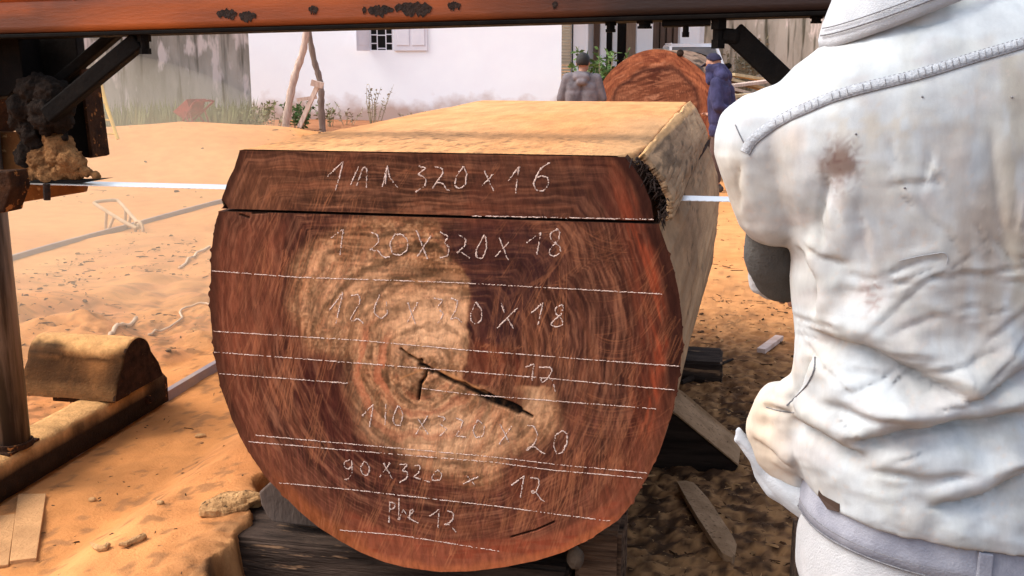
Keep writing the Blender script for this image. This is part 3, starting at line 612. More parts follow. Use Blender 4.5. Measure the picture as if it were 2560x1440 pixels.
rows = [
 [[(819, 441), (859, 403), (850, 440), (839, 475)], [(877, 462), (897, 416)], [(892, 464), (909, 417), (918, 420), (917, 469)], [(956, 467), (969, 414)], [(969, 414), (973, 440), (994, 469)], [(964, 460), (967, 420)],
  [(1047, 416), (1067, 420), (1044, 436), (1059, 441), (1067, 452), (1061, 466), (1039, 480)], [(1087, 417), (1106, 420), (1108, 434), (1081, 470)], [(1081, 470), (1094, 456), (1109, 459), (1116, 475), (1125, 476)],
  [(1159, 416), (1141, 441), (1137, 466), (1150, 472), (1164, 462), (1167, 434), (1159, 416)], [(1211, 427), (1236, 480)], [(1236, 433), (1203, 467)], [(1269, 455), (1298, 416), (1289, 483)],
  [(1375, 406), (1353, 420), (1341, 441), (1334, 459), (1341, 477), (1359, 478), (1372, 462), (1370, 444), (1356, 439), (1341, 445)]],
 [[(819, 602), (859, 572), (850, 637)], [(925, 581), (943, 585), (948, 605), (925, 625)], [(925, 619), (934, 628), (944, 625), (959, 644), (975, 642)], [(987, 586), (975, 609), (981, 634), (1000, 639), (1019, 625), (1020, 600), (1006, 586), (987, 586)],
  [(1041, 575), (1069, 647)], [(1078, 589), (1044, 641)], [(1100, 580), (1122, 592), (1110, 606), (1124, 618), (1120, 640), (1100, 645)], [(1147, 587), (1166, 597), (1162, 616), (1141, 633), (1150, 628), (1175, 645)],
  [(1211, 587), (1191, 625), (1191, 644), (1206, 647), (1217, 622), (1216, 597), (1211, 587)], [(1247, 591), (1272, 653)], [(1273, 605), (1239, 642)], [(1312, 611), (1353, 580), (1342, 639)],
  [(1394, 572), (1375, 584), (1378, 600), (1400, 616), (1403, 631), (1387, 642), (1373, 637), (1375, 622), (1397, 600), (1400, 581), (1394, 572)]],
 [[(822, 778), (858, 731), (840, 808)], [(878, 739), (897, 736), (901, 756), (880, 790), (876, 800), (885, 805), (893, 795), (900, 800), (909, 808)], [(950, 737), (937, 766), (936, 784), (953, 797), (969, 784), (966, 753)],
  [(1019, 756), (1040, 812)], [(1045, 756), (1019, 805)], [(1085, 745), (1108, 750), (1092, 770), (1110, 785), (1095, 808)], [(1128, 745), (1145, 752), (1140, 775), (1125, 800), (1140, 793), (1155, 805)],
  [(1190, 755), (1177, 785), (1178, 803), (1190, 811), (1204, 800), (1205, 775), (1190, 755)], [(1253, 757), (1262, 785), (1284, 821)], [(1294, 770), (1243, 820)], [(1328, 783), (1358, 757), (1345, 812)],
  [(1404, 760), (1387, 772), (1390, 785), (1405, 797), (1408, 812), (1390, 818), (1376, 812), (1385, 800), (1405, 785), (1409, 768), (1404, 760)]],
 [[(1314, 917), (1335, 910), (1330, 951)], [(1348, 918), (1377, 918), (1381, 930), (1365, 951), (1354, 957), (1352, 945), (1372, 944), (1382, 951), (1389, 978)]],
 [[(906, 1039), (934, 1010), (924, 1067)], [(965, 1009), (963, 1062)], [(995, 1014), (982, 1044), (987, 1062), (1000, 1065), (1009, 1039), (1000, 1016), (995, 1014)], [(1044, 1045), (1070, 1085)], [(1070, 1040), (1040, 1085)],
  [(1095, 1040), (1115, 1045), (1100, 1060), (1118, 1072), (1100, 1090)], [(1140, 1045), (1158, 1052), (1150, 1075), (1138, 1090), (1165, 1092)], [(1195, 1050), (1182, 1075), (1190, 1095), (1208, 1090), (1212, 1065), (1195, 1050)],
  [(1250, 1060), (1275, 1110)], [(1280, 1065), (1248, 1110)], [(1318, 1063), (1335, 1065), (1345, 1087), (1335, 1111), (1316, 1128), (1321, 1117), (1338, 1117), (1354, 1131), (1371, 1136)],
  [(1406, 1077), (1389, 1087), (1384, 1114), (1393, 1136), (1406, 1131), (1418, 1107), (1418, 1083), (1406, 1077)]],
 [[(875, 1150), (861, 1154), (861, 1168), (872, 1174), (881, 1163), (879, 1150)], [(879, 1148), (881, 1180), (872, 1197), (859, 1199)], [(910, 1153), (901, 1171), (907, 1186), (918, 1189), (926, 1174), (918, 1157), (910, 1153)],
  [(959, 1157), (981, 1197)], [(976, 1157), (950, 1192)], [(999, 1161), (1020, 1160), (1005, 1177), (1020, 1180), (1018, 1195), (999, 1206)], [(1037, 1164), (1051, 1163), (1049, 1180), (1034, 1192), (1049, 1197), (1075, 1205)],
  [(1095, 1174), (1079, 1192), (1083, 1202), (1101, 1200), (1106, 1186), (1095, 1174)], [(1164, 1186), (1187, 1212)], [(1196, 1192), (1158, 1209)], [(1279, 1213), (1311, 1189), (1301, 1243)],
  [(1326, 1194), (1347, 1196), (1348, 1213), (1338, 1233), (1328, 1233), (1330, 1225), (1340, 1230), (1354, 1250), (1362, 1253)]],
 [[(975, 1254), (973, 1306)], [(973, 1255), (988, 1258), (988, 1270), (973, 1274)], [(998, 1245), (997, 1299)], [(998, 1299), (1008, 1273), (1025, 1299)], [(1023, 1290), (1034, 1278), (1034, 1273), (1025, 1275), (1024, 1296), (1046, 1307)],
  [(1075, 1290), (1098, 1273), (1095, 1319)], [(1118, 1277), (1134, 1281), (1134, 1296), (1127, 1304), (1109, 1312), (1124, 1310), (1140, 1330)]]]
def letters(strokes):
    bb = lambda g: (min(p[0] for q in g for p in q)-1, min(p[1] for q in g for p in q)-1, max(p[0] for q in g for p in q)+1, max(p[1] for q in g for p in q)+1)
    G = []
    for q in strokes:
        n = [q]; rest = []
        for g in G:
            a, b = bb(g), bb([q])
            if min(a[2], b[2])-max(a[0], b[0]) > .5*min(a[2]-a[0], b[2]-b[0]): n = g+n
            else: rest.append(g)
        G = rest+[n]
    return G
for rw_ in rows:
    for g in letters(rw_): chalk('chalk_character', g)
for ln in ([(530, 677), (740, 693), (1130, 706), (1655, 735)], [(534, 828), (900, 851), (1165, 875), (1400, 893), (1698, 916)], [(536, 880), (1040, 919), (1360, 945), (1686, 975)], [(549, 934), (870, 958)], [(1055, 971), (1165, 985), (1640, 1022)],
           [(640, 1088), (900, 1112), (1080, 1128), (1240, 1143), (1410, 1163), (1618, 1182)], [(622, 1104), (740, 1114), (900, 1128), (1230, 1155), (1380, 1175), (1606, 1195)], [(690, 1206), (860, 1222), (1240, 1265), (1528, 1303)], [(850, 1325), (1000, 1338), (1250, 1378)], [(1180, 540), (1400, 544), (1634, 549)]):
    chalk('chalk_line', [ln], .0021, .15)
# ------------------------------------------------------------------ the bandsaw mill: one moving gantry
YG = 0.53                                                          # the blade's line across the log
mill = thing('bandsaw_mill', (-2.6, YG, 0), 'orange-beamed bandsaw mill straddling the log, its bright blade in the saw cut', 'bandsaw')
def beamend(px, py, y): return onY(px, py, y)
zl, zr = 1.700, 1.752                                              # beam underside at x=-2.6 and x=+.35: it rises a little
def zbeam(x): return zl+(x+2.3)/(2.65)*(zr-zl)
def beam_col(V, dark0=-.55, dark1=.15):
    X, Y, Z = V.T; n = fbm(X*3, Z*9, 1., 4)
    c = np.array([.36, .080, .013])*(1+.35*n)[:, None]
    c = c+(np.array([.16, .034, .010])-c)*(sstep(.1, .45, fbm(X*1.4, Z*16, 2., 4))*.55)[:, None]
    g = sstep(-1.15, -.22, X+.14*n+.10*fbm(X*7, Z*22, 5., 3)); c = c+(np.array([.012, .007, .006])-c)*(g*.97)[:, None]       # shade of the right end painted in as black
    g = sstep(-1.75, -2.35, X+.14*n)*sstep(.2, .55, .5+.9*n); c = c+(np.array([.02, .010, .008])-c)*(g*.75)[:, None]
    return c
M['beam'] = mat('chipped_orange_paint', (.85, .85, .85), (1.1, 1.1, 1.1), 9, .5, .12, 60, attr=True, spec=.35, stretch=(.4, 2, 2))
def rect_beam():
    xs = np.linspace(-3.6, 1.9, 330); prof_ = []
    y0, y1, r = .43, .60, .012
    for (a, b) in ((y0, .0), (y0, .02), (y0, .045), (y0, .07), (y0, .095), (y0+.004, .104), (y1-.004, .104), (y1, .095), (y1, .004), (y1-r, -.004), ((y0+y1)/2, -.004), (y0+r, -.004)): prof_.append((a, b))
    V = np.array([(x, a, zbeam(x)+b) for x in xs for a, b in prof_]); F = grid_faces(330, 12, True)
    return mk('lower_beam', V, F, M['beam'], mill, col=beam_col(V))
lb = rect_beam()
def chips():                                                       # paint flaked off in dark scabs, along the top of the beam's face
    k = 0
    for x0, x1, yy in ((540, 592, 33), (596, 640, 38), (770, 795, 22), (905, 915, 24), (918, 985, 24), (985, 1080, 18), (1118, 1152, 12), (1380, 1394, 10)):
        a, b = onY(x0, yy, .4265), onY(x1, yy, .4265); n = 16; top, bot = [], []
        for i in range(n+1):
            t = i/n; e = math.sin(math.pi*t)**.5; x = a.x+(b.x-a.x)*t; z = a.z+(b.z-a.z)*t; q = (b.x-a.x)*.12+.010
            top.append((x, .4275, z+e*q*.6*(1+.5*rng.normal()*.4))); bot.append((x, .4275, z-e*q*(.45+1.1*rng.random())))
        MB().prism(bot+top[::-1], (0, .0022, 0)).build('flaked_patch', M['rust'], lb)
chips()
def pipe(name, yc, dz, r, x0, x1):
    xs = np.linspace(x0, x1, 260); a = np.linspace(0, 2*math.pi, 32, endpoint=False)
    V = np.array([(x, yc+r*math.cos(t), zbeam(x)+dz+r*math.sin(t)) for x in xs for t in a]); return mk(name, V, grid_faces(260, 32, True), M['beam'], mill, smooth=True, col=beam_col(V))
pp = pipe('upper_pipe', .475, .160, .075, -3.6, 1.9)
q = onY(172, 14, .40); xs_ = q.x
MB().tube([(xs_-.006, .475, zbeam(xs_)+.16), (xs_, .475, zbeam(xs_)+.16), (xs_+.006, .475, zbeam(xs_)+.16)], [.0752, .0785, .0752], 40, False).build('weld_ring', M['orange'], pp)
def bar_along(x0, x1, y0, y1, d0, d1, name, m):
    return MB().hexa([(x0, y0, zbeam(x0)+d0), (x1, y0, zbeam(x1)+d0), (x1, y1, zbeam(x1)+d0), (x0, y1, zbeam(x0)+d0), (x0, y0, zbeam(x0)+d1), (x1, y0, zbeam(x1)+d1), (x1, y1, zbeam(x1)+d1), (x0, y1, zbeam(x0)+d1)]).build(name, m, mill, bevel=.003)
bar_along(-3.6, 1.9, .422, .585, -.018, -.005, 'beam_flange', M['blackpaint'])
def under(px0, px1, d0, d1, name, y0=.44, y1=.54): a, b = onY(px0, 60, .45).x, onY(px1, 60, .45).x; return bar_along(a, b, y0, y1, d0, d1, name, M['blackpaint'])
under(1655, 1776, -.036, -.0185, 'beam_plate')
def bolt(px, l, r=.011, parent=mill):
    x = onY(px, 60, .46).x; z = zbeam(x)-.018; b = MB()
    b.tube([(x, .46, z), (x, .46, z-l*.35)], r*1.7, 6).tube([(x, .46, z-l*.35), (x, .46, z-l*.7)], r*1.15, 10).tube([(x, .46, z-l*.7), (x, .46, z-l)], r*1.5, 6)
    return b.build('bolt', M['blackpaint'], parent)
bolt(1527, .03); bolt(1612, .022, .016); bolt(1715, .05, .008); bolt(1797, .085, .015); bolt(358, .062, .013); bolt(2040, .02, .012)
x = onY(2066, 60, .46).x
MB().tube([(x, .46, zbeam(x)-.01), (x, .46, zbeam(x)-.07), (x+.004, .46, zbeam(x)-.09), (x+.016, .46, zbeam(x)-.102), (x+.03, .46, zbeam(x)-.10), (x+.036, .46, zbeam(x)-.07)], .008, 8).build('hook', M['blackpaint'], mill)
def brace(pts, y0, wd, name='brace', sh=0): 
    P = [onY(*p, y0+i*sh) for i, p in enumerate(pts)]; b = MB()
    for a, c in zip(P[:-1], P[1:]): b.bar(a, c, wd, .05, (0, 1, 0))
    return b.build(name, M['blackpaint'], mill, bevel=.006)
MB().bar(onY(1800, 88, .47), onY(1850, 94, .47), .045, .042, (0, 1, 0)).build('brace_clevis', M['blackpaint'], mill, bevel=.012)
brace([(1832, 80), (1990, 230), (2300, 540)], .48, .068)
brace([(120, 290), (350, 100)], .47, .056)
MB().bar(onY(322, 104, .47), onY(366, 88, .47), .028, .03, (0, 1, 0)).build('brace_clevis', M['blackpaint'], mill, bevel=.008)
brace([(110, 235), (292, 82)], .66, .036)
# the wheel carrier at the left: a black plate frame hanging from the beam, and the blade guide
P = [onY(*p, .70) for p in ((60, 60), (186, 60), (197, 171), (225, 395), (178, 392), (120, 300), (60, 300))]
MB().prism(P, (0, .05, 0)).build('wheel_carrier', M['blackpaint'], mill, bevel=.004)
P = [onY(*p, .66) for p in ((196, 172), (203, 172), (232, 392), (224, 396))]
MB().prism(P, (0, .11, 0)).build('carrier_flange', M['brownsteel'], mill, bevel=.002)
P = [onY(*p, .56) for p in ((-120, 60), (40, 60), (60, 200), (20, 240), (-120, 260))]
MB().prism(P, (0, .12, 0)).build('carrier_plate', M['blackpaint'], mill, bevel=.004)
MB().tube([onY(-60, 150, .9), onY(-60, 150, 1.0)], .30, 40).build('band_wheel', M['brownsteel'], mill, bevel=.004)
tb_ = MB(); n_ = 0
for i in range(200):
    x = -2.7+i*.0229; y = YG-.058; tb_.add([(x, y, 1.1842), (x+.0229, y, 1.1842), (x+.006, y-.007, 1.1845), (x, y, 1.1858), (x+.0229, y, 1.1858), (x+.006, y-.007, 1.1855)], [(0, 2, 1), (3, 4, 5), (0, 3, 5, 2), (2, 5, 4, 1), (0, 1, 4, 3)])
# blade: one steel band, 110 mm wide, running level across the yard from wheel to wheel
MB().hexa([(-2.75, YG-.058, 1.1842), (1.9, YG-.058, 1.1850), (1.9, YG+.058, 1.1850), (-2.75, YG+.058, 1.1842), (-2.75, YG-.058, 1.1858), (1.9, YG-.058, 1.1866), (1.9, YG+.058, 1.1866), (-2.75, YG+.058, 1.1858)]).build('saw_blade', M['blade'], mill)
tb_.build('blade_teeth', M['blade'], mill)
M['guide'] = mat('dusted_orange_guide', (.26, .11, .035), (.11, .04, .014), 6, .9, .3, 60, c3=(.36, .2, .085), s3=30, t3=.62, spec=.1)
P = [onY(*p, .62) for p in ((-120, 330), (40, 330), (92, 430), (214, 452), (207, 481), (10, 513), (-120, 540))]
MB().prism(P, (0, .03, 0)).build('guide_plate', M['guide'], mill, bevel=.004)
MB().prism([onY(*p, .50) for p in ((66, 456), (85, 450), (200, 450), (266, 447), (205, 458), (90, 464))], (0, .05, 0)).build('guide_shoe', M['blackpaint'], mill, bevel=.003)
MB().tube([onY(116, 460, .46), onY(118, 500, .46)], .012, 8).build('bolt', M['rust'], mill)
MB().prism([onY(*p, .30) for p in ((-60, 432), (22, 428), (30, 470), (12, 520), (10, 532), (-60, 536))], (0, .10, 0)).build('guide_bracket', M['brownsteel'], mill, bevel=.006)
# the carriage end truck on the rail, with its round guide column and wheel guard
zt = .165
def truck():
    xs0, xs1 = -2.70, -2.545; V = []; ys = np.linspace(-1.6, 1.56, 200)
    pr = [(xs1, .02), (xs1, .06), (xs1, .10), (xs1-.002, zt-.02), (xs1-.012, zt-.004), (xs1-.03, zt), (xs1-.06, zt+.004), (xs0+.03, zt+.004), (xs0, zt), (xs0, .02)]
    V = np.array([(x+.0025*float(vnoise(np.array([y*14.]), np.array([k*3.]))[0]), y, z) for y in ys for k, (x, z) in enumerate(pr)])
    X, Y, Z = V.T; n = fbm(Y*9, Z*30, 2., 4)
    steel_ = np.array([.020, .011, .006]); sand_ = np.array([.50, .27, .105])
    t = sstep(zt-.045, zt-.004, Z+.030*n)*(1-sstep(1.36, 1.44, Y)*.85); c = steel_*(1+.5*n)[:, None]; c = c+(sand_-c)*t[:, None]
    F = grid_faces(200, 10, True)
    me = mk('end_truck', V, F, M['face2'], mill, col=c); 
    return me
M['face2'] = mat('dusted_beam', (.8, .8, .8), (1.15, 1.15, 1.15), 30, .9, .5, 90, attr=True, spec=.1)
tr_ = truck()
MB().prism([(-2.70, 1.56, .02), (-2.545, 1.56, .02), (-2.545, 1.56, zt-.03), (-2.575, 1.56, zt), (-2.67, 1.56, zt), (-2.70, 1.56, zt-.03)], (0, .025, 0)).build('truck_end_plate', M['brownsteel'], mill)
MB().tube([(-2.547, 1.40, .085), (-2.532, 1.40, .085)], .021, 6).tube([(-2.535, 1.40, .085), (-2.518, 1.40, .085)], .012, 10).build('bolt', M['brownsteel'], mill)
# column
cb = onZ(28, 1112, zt+.02); cyx, cyy = -2.655, .47
cb = onZ(32, 1105, zt+.02)
cp = MB().tube([(cb.x, cb.y, zt), (cb.x, cb.y, 1.72)], .064, 40).build('guide_column', M['steel'], mill, smooth=False)
for p in cp.data.polygons: p.use_smooth = len(p.vertices) == 4
MB().tube([(cb.x, cb.y, zt+.004), (cb.x, cb.y, zt+.006), (cb.x, cb.y, zt+.026), (cb.x, cb.y, zt+.028)], [.070, .074, .074, .068], 40).build('column_collar', M['brownsteel'], mill)
MB().box((cb.x-.09, cb.y-.09, zt-.002), (cb.x+.05, cb.y+.09, zt+.008)).build('column_plate', M['brownsteel'], mill, bevel=.002)
# wheel guard: half-round cover across the truck
def guard():
    pr = []; y0, y1, zb_, h = 1.10, 1.50, .175, .135
    xf, xb = -2.515, -2.985
    cy = (y0+y1)/2; r = .115
    pr = [(y0, zb_), (y0+.03, zb_+.07)]+[(cy-r*math.cos(t)*.98, zb_+.125+r*math.sin(t)*.92) for t in np.linspace(.12, math.pi-.12, 18)]+[(y1-.03, zb_+.07), (y1, zb_)]
    n = len(pr); xs = np.linspace(xf, xb, 30); V = []
    for i, x in enumerate(xs):
        for k, (y, z) in enumerate(pr): V.append((x+.003*rng.normal()*0, y, z+.004*float(vnoise(np.array([x*20.]), np.array([k*.9]))[0])))
    V = np.array(V); X, Y, Z = V.T; nn = fbm(X*8, Y*14, 1., 4); up_ = sstep(zb_+.175, zb_+.215, Z+.035*nn)
    c = np.array([.13, .055, .018])*(1+.9*nn)[:, None]; c = c+(np.array([.58, .31, .12])-c)*(up_*.95)[:, None]; c = c*(1-.55*sstep(.2, .7, np.sin(Z*190+2.5*nn)*.5+.5)*(1-up_))[:, None]; low = sstep(.05, .03, Z-zb_)*(Y < cy); c = c+(np.array([.36, .19, .08])-c)*(low*.6)[:, None]
    o = mk('wheel_guard', V, grid_faces(30, n), M['face2'], mill, smooth=True, col=c)
    s = o.modifiers.new('s', 'SOLIDIFY'); s.thickness = .008
    e = [(xf+.001, y, z-.002) for y, z in pr]
    MB().prism(e, (-.016, 0, 0)).build('guard_end', M['guardend'], o, bevel=.003)
M['guardend'] = mat('shaded_guard_end', (.045, .021, .013), (.016, .009, .006), 24, .9, .6, 90, c3=(.12, .07, .03), s3=60, t3=.66, spec=.05)  # end turned from the sun, its shade put into a darker colour
guard()
MB().box((-2.86, 1.16, .135), (-2.62, 1.28, .176)).build('guard_bracket', M['brownsteel'], mill, bevel=.004)
MB().box((-2.60, 1.12, .16), (-2.53, 1.24, .215)).build('guard_bracket', M['brownsteel'], mill, bevel=.004)
MB().tube([(-2.53, 1.40, .17), (-2.53, 1.40, .215)], .016, 6).build('bolt', M['brownsteel'], mill)
# the far side of the mill, behind the workman
MB().tube([(1.55, .47, 0), (1.55, .47, 1.74)], .064, 32).build('guide_column', M['steel'], mill, smooth=False)
MB().box((1.47, -1.6, .02), (1.63, 1.56, zt)).build('end_truck', M['brownsteel'], mill, bevel=.006)

# heaps of sawdust caked on the blade guide
def lump(name, blobs, vox, m, label, cat, amp, nsc, yb=.52):
    b = MB()
    for px, py, r, dy in blobs: b.ball(onY(px, py, yb+dy), r, 2, (1, 1, 1))
    V, F = remesh(b, vox, 2); N = normals(V, F)
    d = amp*fbm(V[:, 0]*nsc, V[:, 2]*nsc, V[:, 1]*nsc, 4)+amp*.5*np.abs(fbm(V[:, 0]*nsc*3, V[:, 2]*nsc*3, V[:, 1]*nsc*3, 3))
    V = V+N*d[:, None]
    return tag(mk(name, V, F, m, None, smooth=True), label, cat)
lump('sawdust_heap', [(150, 380, .055, .02), (105, 395, .05, .02), (180, 405, .045, 0), (215, 430, .022, 0), (240, 440, .012, 0), (190, 432, .03, 0), (155, 435, .035, .01), (120, 430, .04, .01), (85, 440, .03, .02), (130, 345, .035, .03), (118, 470, .012, -.03), (196, 385, .014, 0)], .006, M['sawdust'], 'tan heap of damp sawdust caked on the blade guide', 'sawdust', .024, 30)
lump('greasy_sawdust_lump', [(90, 225, .06, .03), (130, 235, .055, .02), (70, 270, .055, .02), (120, 285, .06, .0), (50, 300, .035, .02), (80, 330, .045, .02), (150, 300, .035, .0), (55, 330, .02, .0), (160, 270, .03, 0), (175, 300, .014, 0), (100, 360, .04, .03), (140, 345, .03, .04), (75, 375, .035, .03), (60, 395, .03, .03), (155, 325, .02, .01), (165, 345, .012, .0)], .006, M['grease'], 'black greasy lump of caked dust hanging above the sawdust heap', 'sawdust', .026, 26)

# ------------------------------------------------------------------ rails, timbers, wedges under the log
def rail(x, y0, y1, label, hgt_=.045, wd=.05):
    b = MB(); n = 24
    for i in range(n):
        a, c = y0+(y1-y0)*i/n, y0+(y1-y0)*(i+1)/n
        za, zc = gz(x, a)*.75, gz(x, c)*.75
        b.hexa([(x-wd/2, a, za-.03), (x+wd/2, a, za-.03), (x+wd/2, c, zc-.03), (x-wd/2, c, zc-.03), (x-wd*.32, a, za+hgt_), (x+wd*.32, a, za+hgt_), (x+wd*.32, c, zc+hgt_), (x-wd*.32, c, zc+hgt_)])
    tag(b.build('rail', M['rail']), label, 'rail', 'saw rails')
rail(-2.60, -1.5, 12, 'steel saw rail under the carriage, nearest the log')
rail(-5.70, -1.0, 14, 'far steel saw rail crossing the sand behind the small cart')
rail(1.55, -1.5, 12, 'saw rail on the far side of the workman')
def timber(name, a, b, m, label, cat, seg=24, amp=.006, group=None, bev=.012, top=None):
    """a weathered beam: subdivided box with an uneven surface; a, b opposite corners in the beam's own frame"""
    bm = bmesh.new(); bmesh.ops.create_cube(bm, size=1)
    a, b = Vector(a), Vector(b); s = b-a; c = (a+b)/2
    for v in bm.verts: v.co = Vector((v.co.x*s.x, v.co.y*s.y, v.co.z*s.z))+c
    bmesh.ops.bevel(bm, geom=bm.edges[:], offset=bev, segments=2, affect='EDGES')
    bmesh.ops.subdivide_edges(bm, edges=[e for e in bm.edges if e.calc_length() > .05], cuts=seg, use_grid_fill=True)
    V = np.array([v.co[:] for v in bm.verts]); bm.verts.index_update(); F = [tuple(v.index for v in f.verts) for f in bm.faces]; bm.free()
    long_ = int(np.argmax(np.abs(s))); sc = np.array([40., 40., 40.]); sc[long_] = 6
    n = fbm(V[:, 0]*sc[0]*.5+V[:, 1]*sc[1]*.5, V[:, 2]*sc[2]*.7, V[:, 1]*sc[1]*.3, 4)
    cc = np.array(c); V = V+(V-cc)/np.maximum(np.linalg.norm(V-cc, axis=1, keepdims=True), 1e-6)*(amp*n)[:, None]
    o = mk(name, V, F, m, None, smooth=False); return tag(o, label, cat, group)
zs = zb-.004
M['woodwedge'] = mat('grey_wedge', (.11, .08, .066), (.05, .036, .03), 7, .9, .4, 50, stretch=(1, 1, .4), spec=.15)
M['dustdirt'] = mat('dusty_dirt_board', (.34, .21, .12), (.22, .13, .07), 10, .95, .5, 60, c3=(.1, .055, .03), s3=70, t3=.6, spec=.1)
M['dirtytimber'] = mat('dirty_timber', (.075, .05, .038), (.022, .015, .012), 10, .95, .7, 40, stretch=(.4, 2, 3), c3=(.26, .15, .085), s3=12, t3=.60, spec=.1)
timber('sleeper', (-1.56, .10, -.06), (-.40, .40, zs), M['dirtytimber'], 'dark squared timber lying crosswise under the near end of the log', 'timber', 20, .008, 'timbers under the log')
timber('sleeper', (-1.50, 2.45, -.06), (.05, 2.75, zs), M['dirtytimber'], 'squared timber under the far end of the log', 'timber', 8, .008, 'timbers under the log')
xa, xb = onY(1438, 1400, .12).x, onY(1552, 1400, .12).x
timber('timber_block', (xa, .12, -.06), (xb, .36, onY(1500, 1328, .12).z), mat('weathered_block', lin((128, 100, 80)), lin((46, 34, 28)), 5, .95, .8, 26, stretch=(.5, 5, 9), spec=.05), 'short weathered grey block with open grain under the log, right of the stone', 'timber', 10, .008)
def wedge(px, y, d, m, label, amp=.004):
    P = [onY(*p, y) for p in px]; o = MB().prism(P, (0, d, 0)).build('wedge', m, bevel=.006); return tag(o, label, 'wedge', 'wedges holding the log')
wedge([(688, 1196), (646, 1232), (652, 1262), (668, 1292), (684, 1306), (780, 1318), (860, 1335), (905, 1350), (860, 1352), (800, 1312), (740, 1262)], .165, .16, M['woodwedge'], 'grey wooden wedge on the timber against the left underside of the log')
def bigwedge():
    y = 1.22; P = [onY(*p, y) for p in ((1600, 1196), (1822, 1188), (1846, 1166), (1692, 1040), (1600, 985))]
    d = Vector((-.02, .26, .0)); V = P+[p+d for p in P]; V = [Vector(v) for v in V]
    for i in (0, 1): V[i].z = V[i+5].z = -.03
    o = MB().add(V, [(4, 3, 2, 1, 0), (5, 6, 7, 8, 9)]+[(i, (i+1) % 5, (i+1) % 5+5, i+5) for i in range(5)]).build('wedge', M['darkwood'], bevel=.004)  # front's shade put into the near-black colour of the whole wedge
    return tag(o, 'big shade-blackened wedge on the dirt against the right underside of the log', 'wedge', 'wedges holding the log')
bw = bigwedge()
# its dusty top lies on it as a loose skin of sawdust-covered bark
bv = [bw.location+v.co for v in bw.data.vertices]
o = MB().prism([bv[2]+Vector((.0, -.012, .004)), bv[3]+Vector((0, -.012, .004)), bv[4]+Vector((0, -.012, .004)), bv[9]+Vector((0, .02, .004)), bv[8]+Vector((.03, .03, .004)), bv[7]+Vector((.035, .0, .004))], (0, 0, .010)).build('dusty_board', M['dustdirt'], bevel=.003)
tag(o, 'thin dusty board lying on the slope of the big black wedge', 'board')
MB_ = MB().ball(onY(1440, 1392, .06)+Vector((0, 0, .0)), .034, 3, (.75, .8, 1.15))
V = np.array([v[:] for v in MB_.V]); V = V+.007*np.stack([fbm(V[:, 0]*30, V[:, 2]*30, V[:, 1]*30, 3)]*3, 1)
tag(mk('stone', V, MB_.F, M['stone'], None), 'pale stone jammed beside the weathered end of the near timber', 'stone')
# ------------------------------------------------------------------ loose things on the ground
def flatpiece(name, px, thick, m, label, cat, lift=.0, group=None, amp=.0, n=1):
    P = [onG(*p) for p in px]; V = []
    b = MB().prism([p+Vector((0, 0, lift)) for p in P], (0, 0, thick))
    return tag(b.build(name, m, bevel=.002), label, cat, group)
flatpiece('board', [(25, 1412), (92, 1404), (116, 1242), (46, 1243)], .014, M['dustwood'], 'flat sandy board lying on the sand, the one with its top corner nearest the carriage', 'board', 0, 'boards lying on the sand')
flatpiece('board', [(-40, 1425), (22, 1418), (40, 1290), (-40, 1300)], .010, M['dustwood'], 'flat sandy board half out of the frame at the lower left edge', 'board', 0, 'boards lying on the sand')
def slab_strip():
    L_ = [(1692, 1203), (1712, 1240), (1742, 1290), (1775, 1340), (1805, 1382), (1830, 1394)]; Rr = [(1735, 1206), (1770, 1245), (1800, 1290), (1830, 1335), (1842, 1360), (1838, 1388)]
    V = []; F = []
    for i, (a, b) in enumerate(zip(L_, Rr)):
        p, q = onZ(*a, .055-.004*i), onZ(*b, .035-.002*i); m_ = (p+q)/2+Vector((0, 0, .006))
        V += [p, m_, q, p-Vector((-.004, 0, .028)), q-Vector((.002, 0, .028))]
    for i in range(5):
        k = i*5; F += [(k, k+1, k+6, k+5), (k+1, k+2, k+7, k+6), (k+2, k+4, k+9, k+7), (k+4, k+3, k+8, k+9), (k+3, k, k+5, k+8)]
    F += [(0, 3, 4, 2, 1), (25, 26, 27, 29, 28)]
    tag(mk('bark_strip', V, F, M['dustdirt'], bevel=.002), 'long bark slab with a rounded tip lying on the dark dirt right of the log', 'bark')
slab_strip()
def stick(px, r, m, label, name='stick', cat='stick', lift=.012, group=None):
    P = [onG(*p)+Vector((0, 0, lift)) for p in px]; n = len(P); b = MB().tube(P, [r*(1 if 0 < i < n-1 else .55) for i in range(n)], 7)
    return tag(b.build(name, m, smooth=False), label, cat, group)
stick([(1706, 942), (1745, 936), (1790, 920), (1832, 903)], .011, M['darkwood'], 'long thin dark stick on the dirt just right of the log')
stick([(1704, 962), (1730, 950), (1762, 956)], .020, M['darkwood'], 'short thick dark stick on the dirt against the log, below the long thin one')
a, b = onG(1902, 886), onG(1948, 852)
tag(MB().bar(a+Vector((0, 0, .02)), b+Vector((0, 0, .02)), .05, .028).build('wood_offcut', mat('fresh_offcut', (.55, .42, .36), (.42, .28, .22), 12, .9), bevel=.003), 'pale squared offcut of wood on the dirt beside the workman', 'offcut')
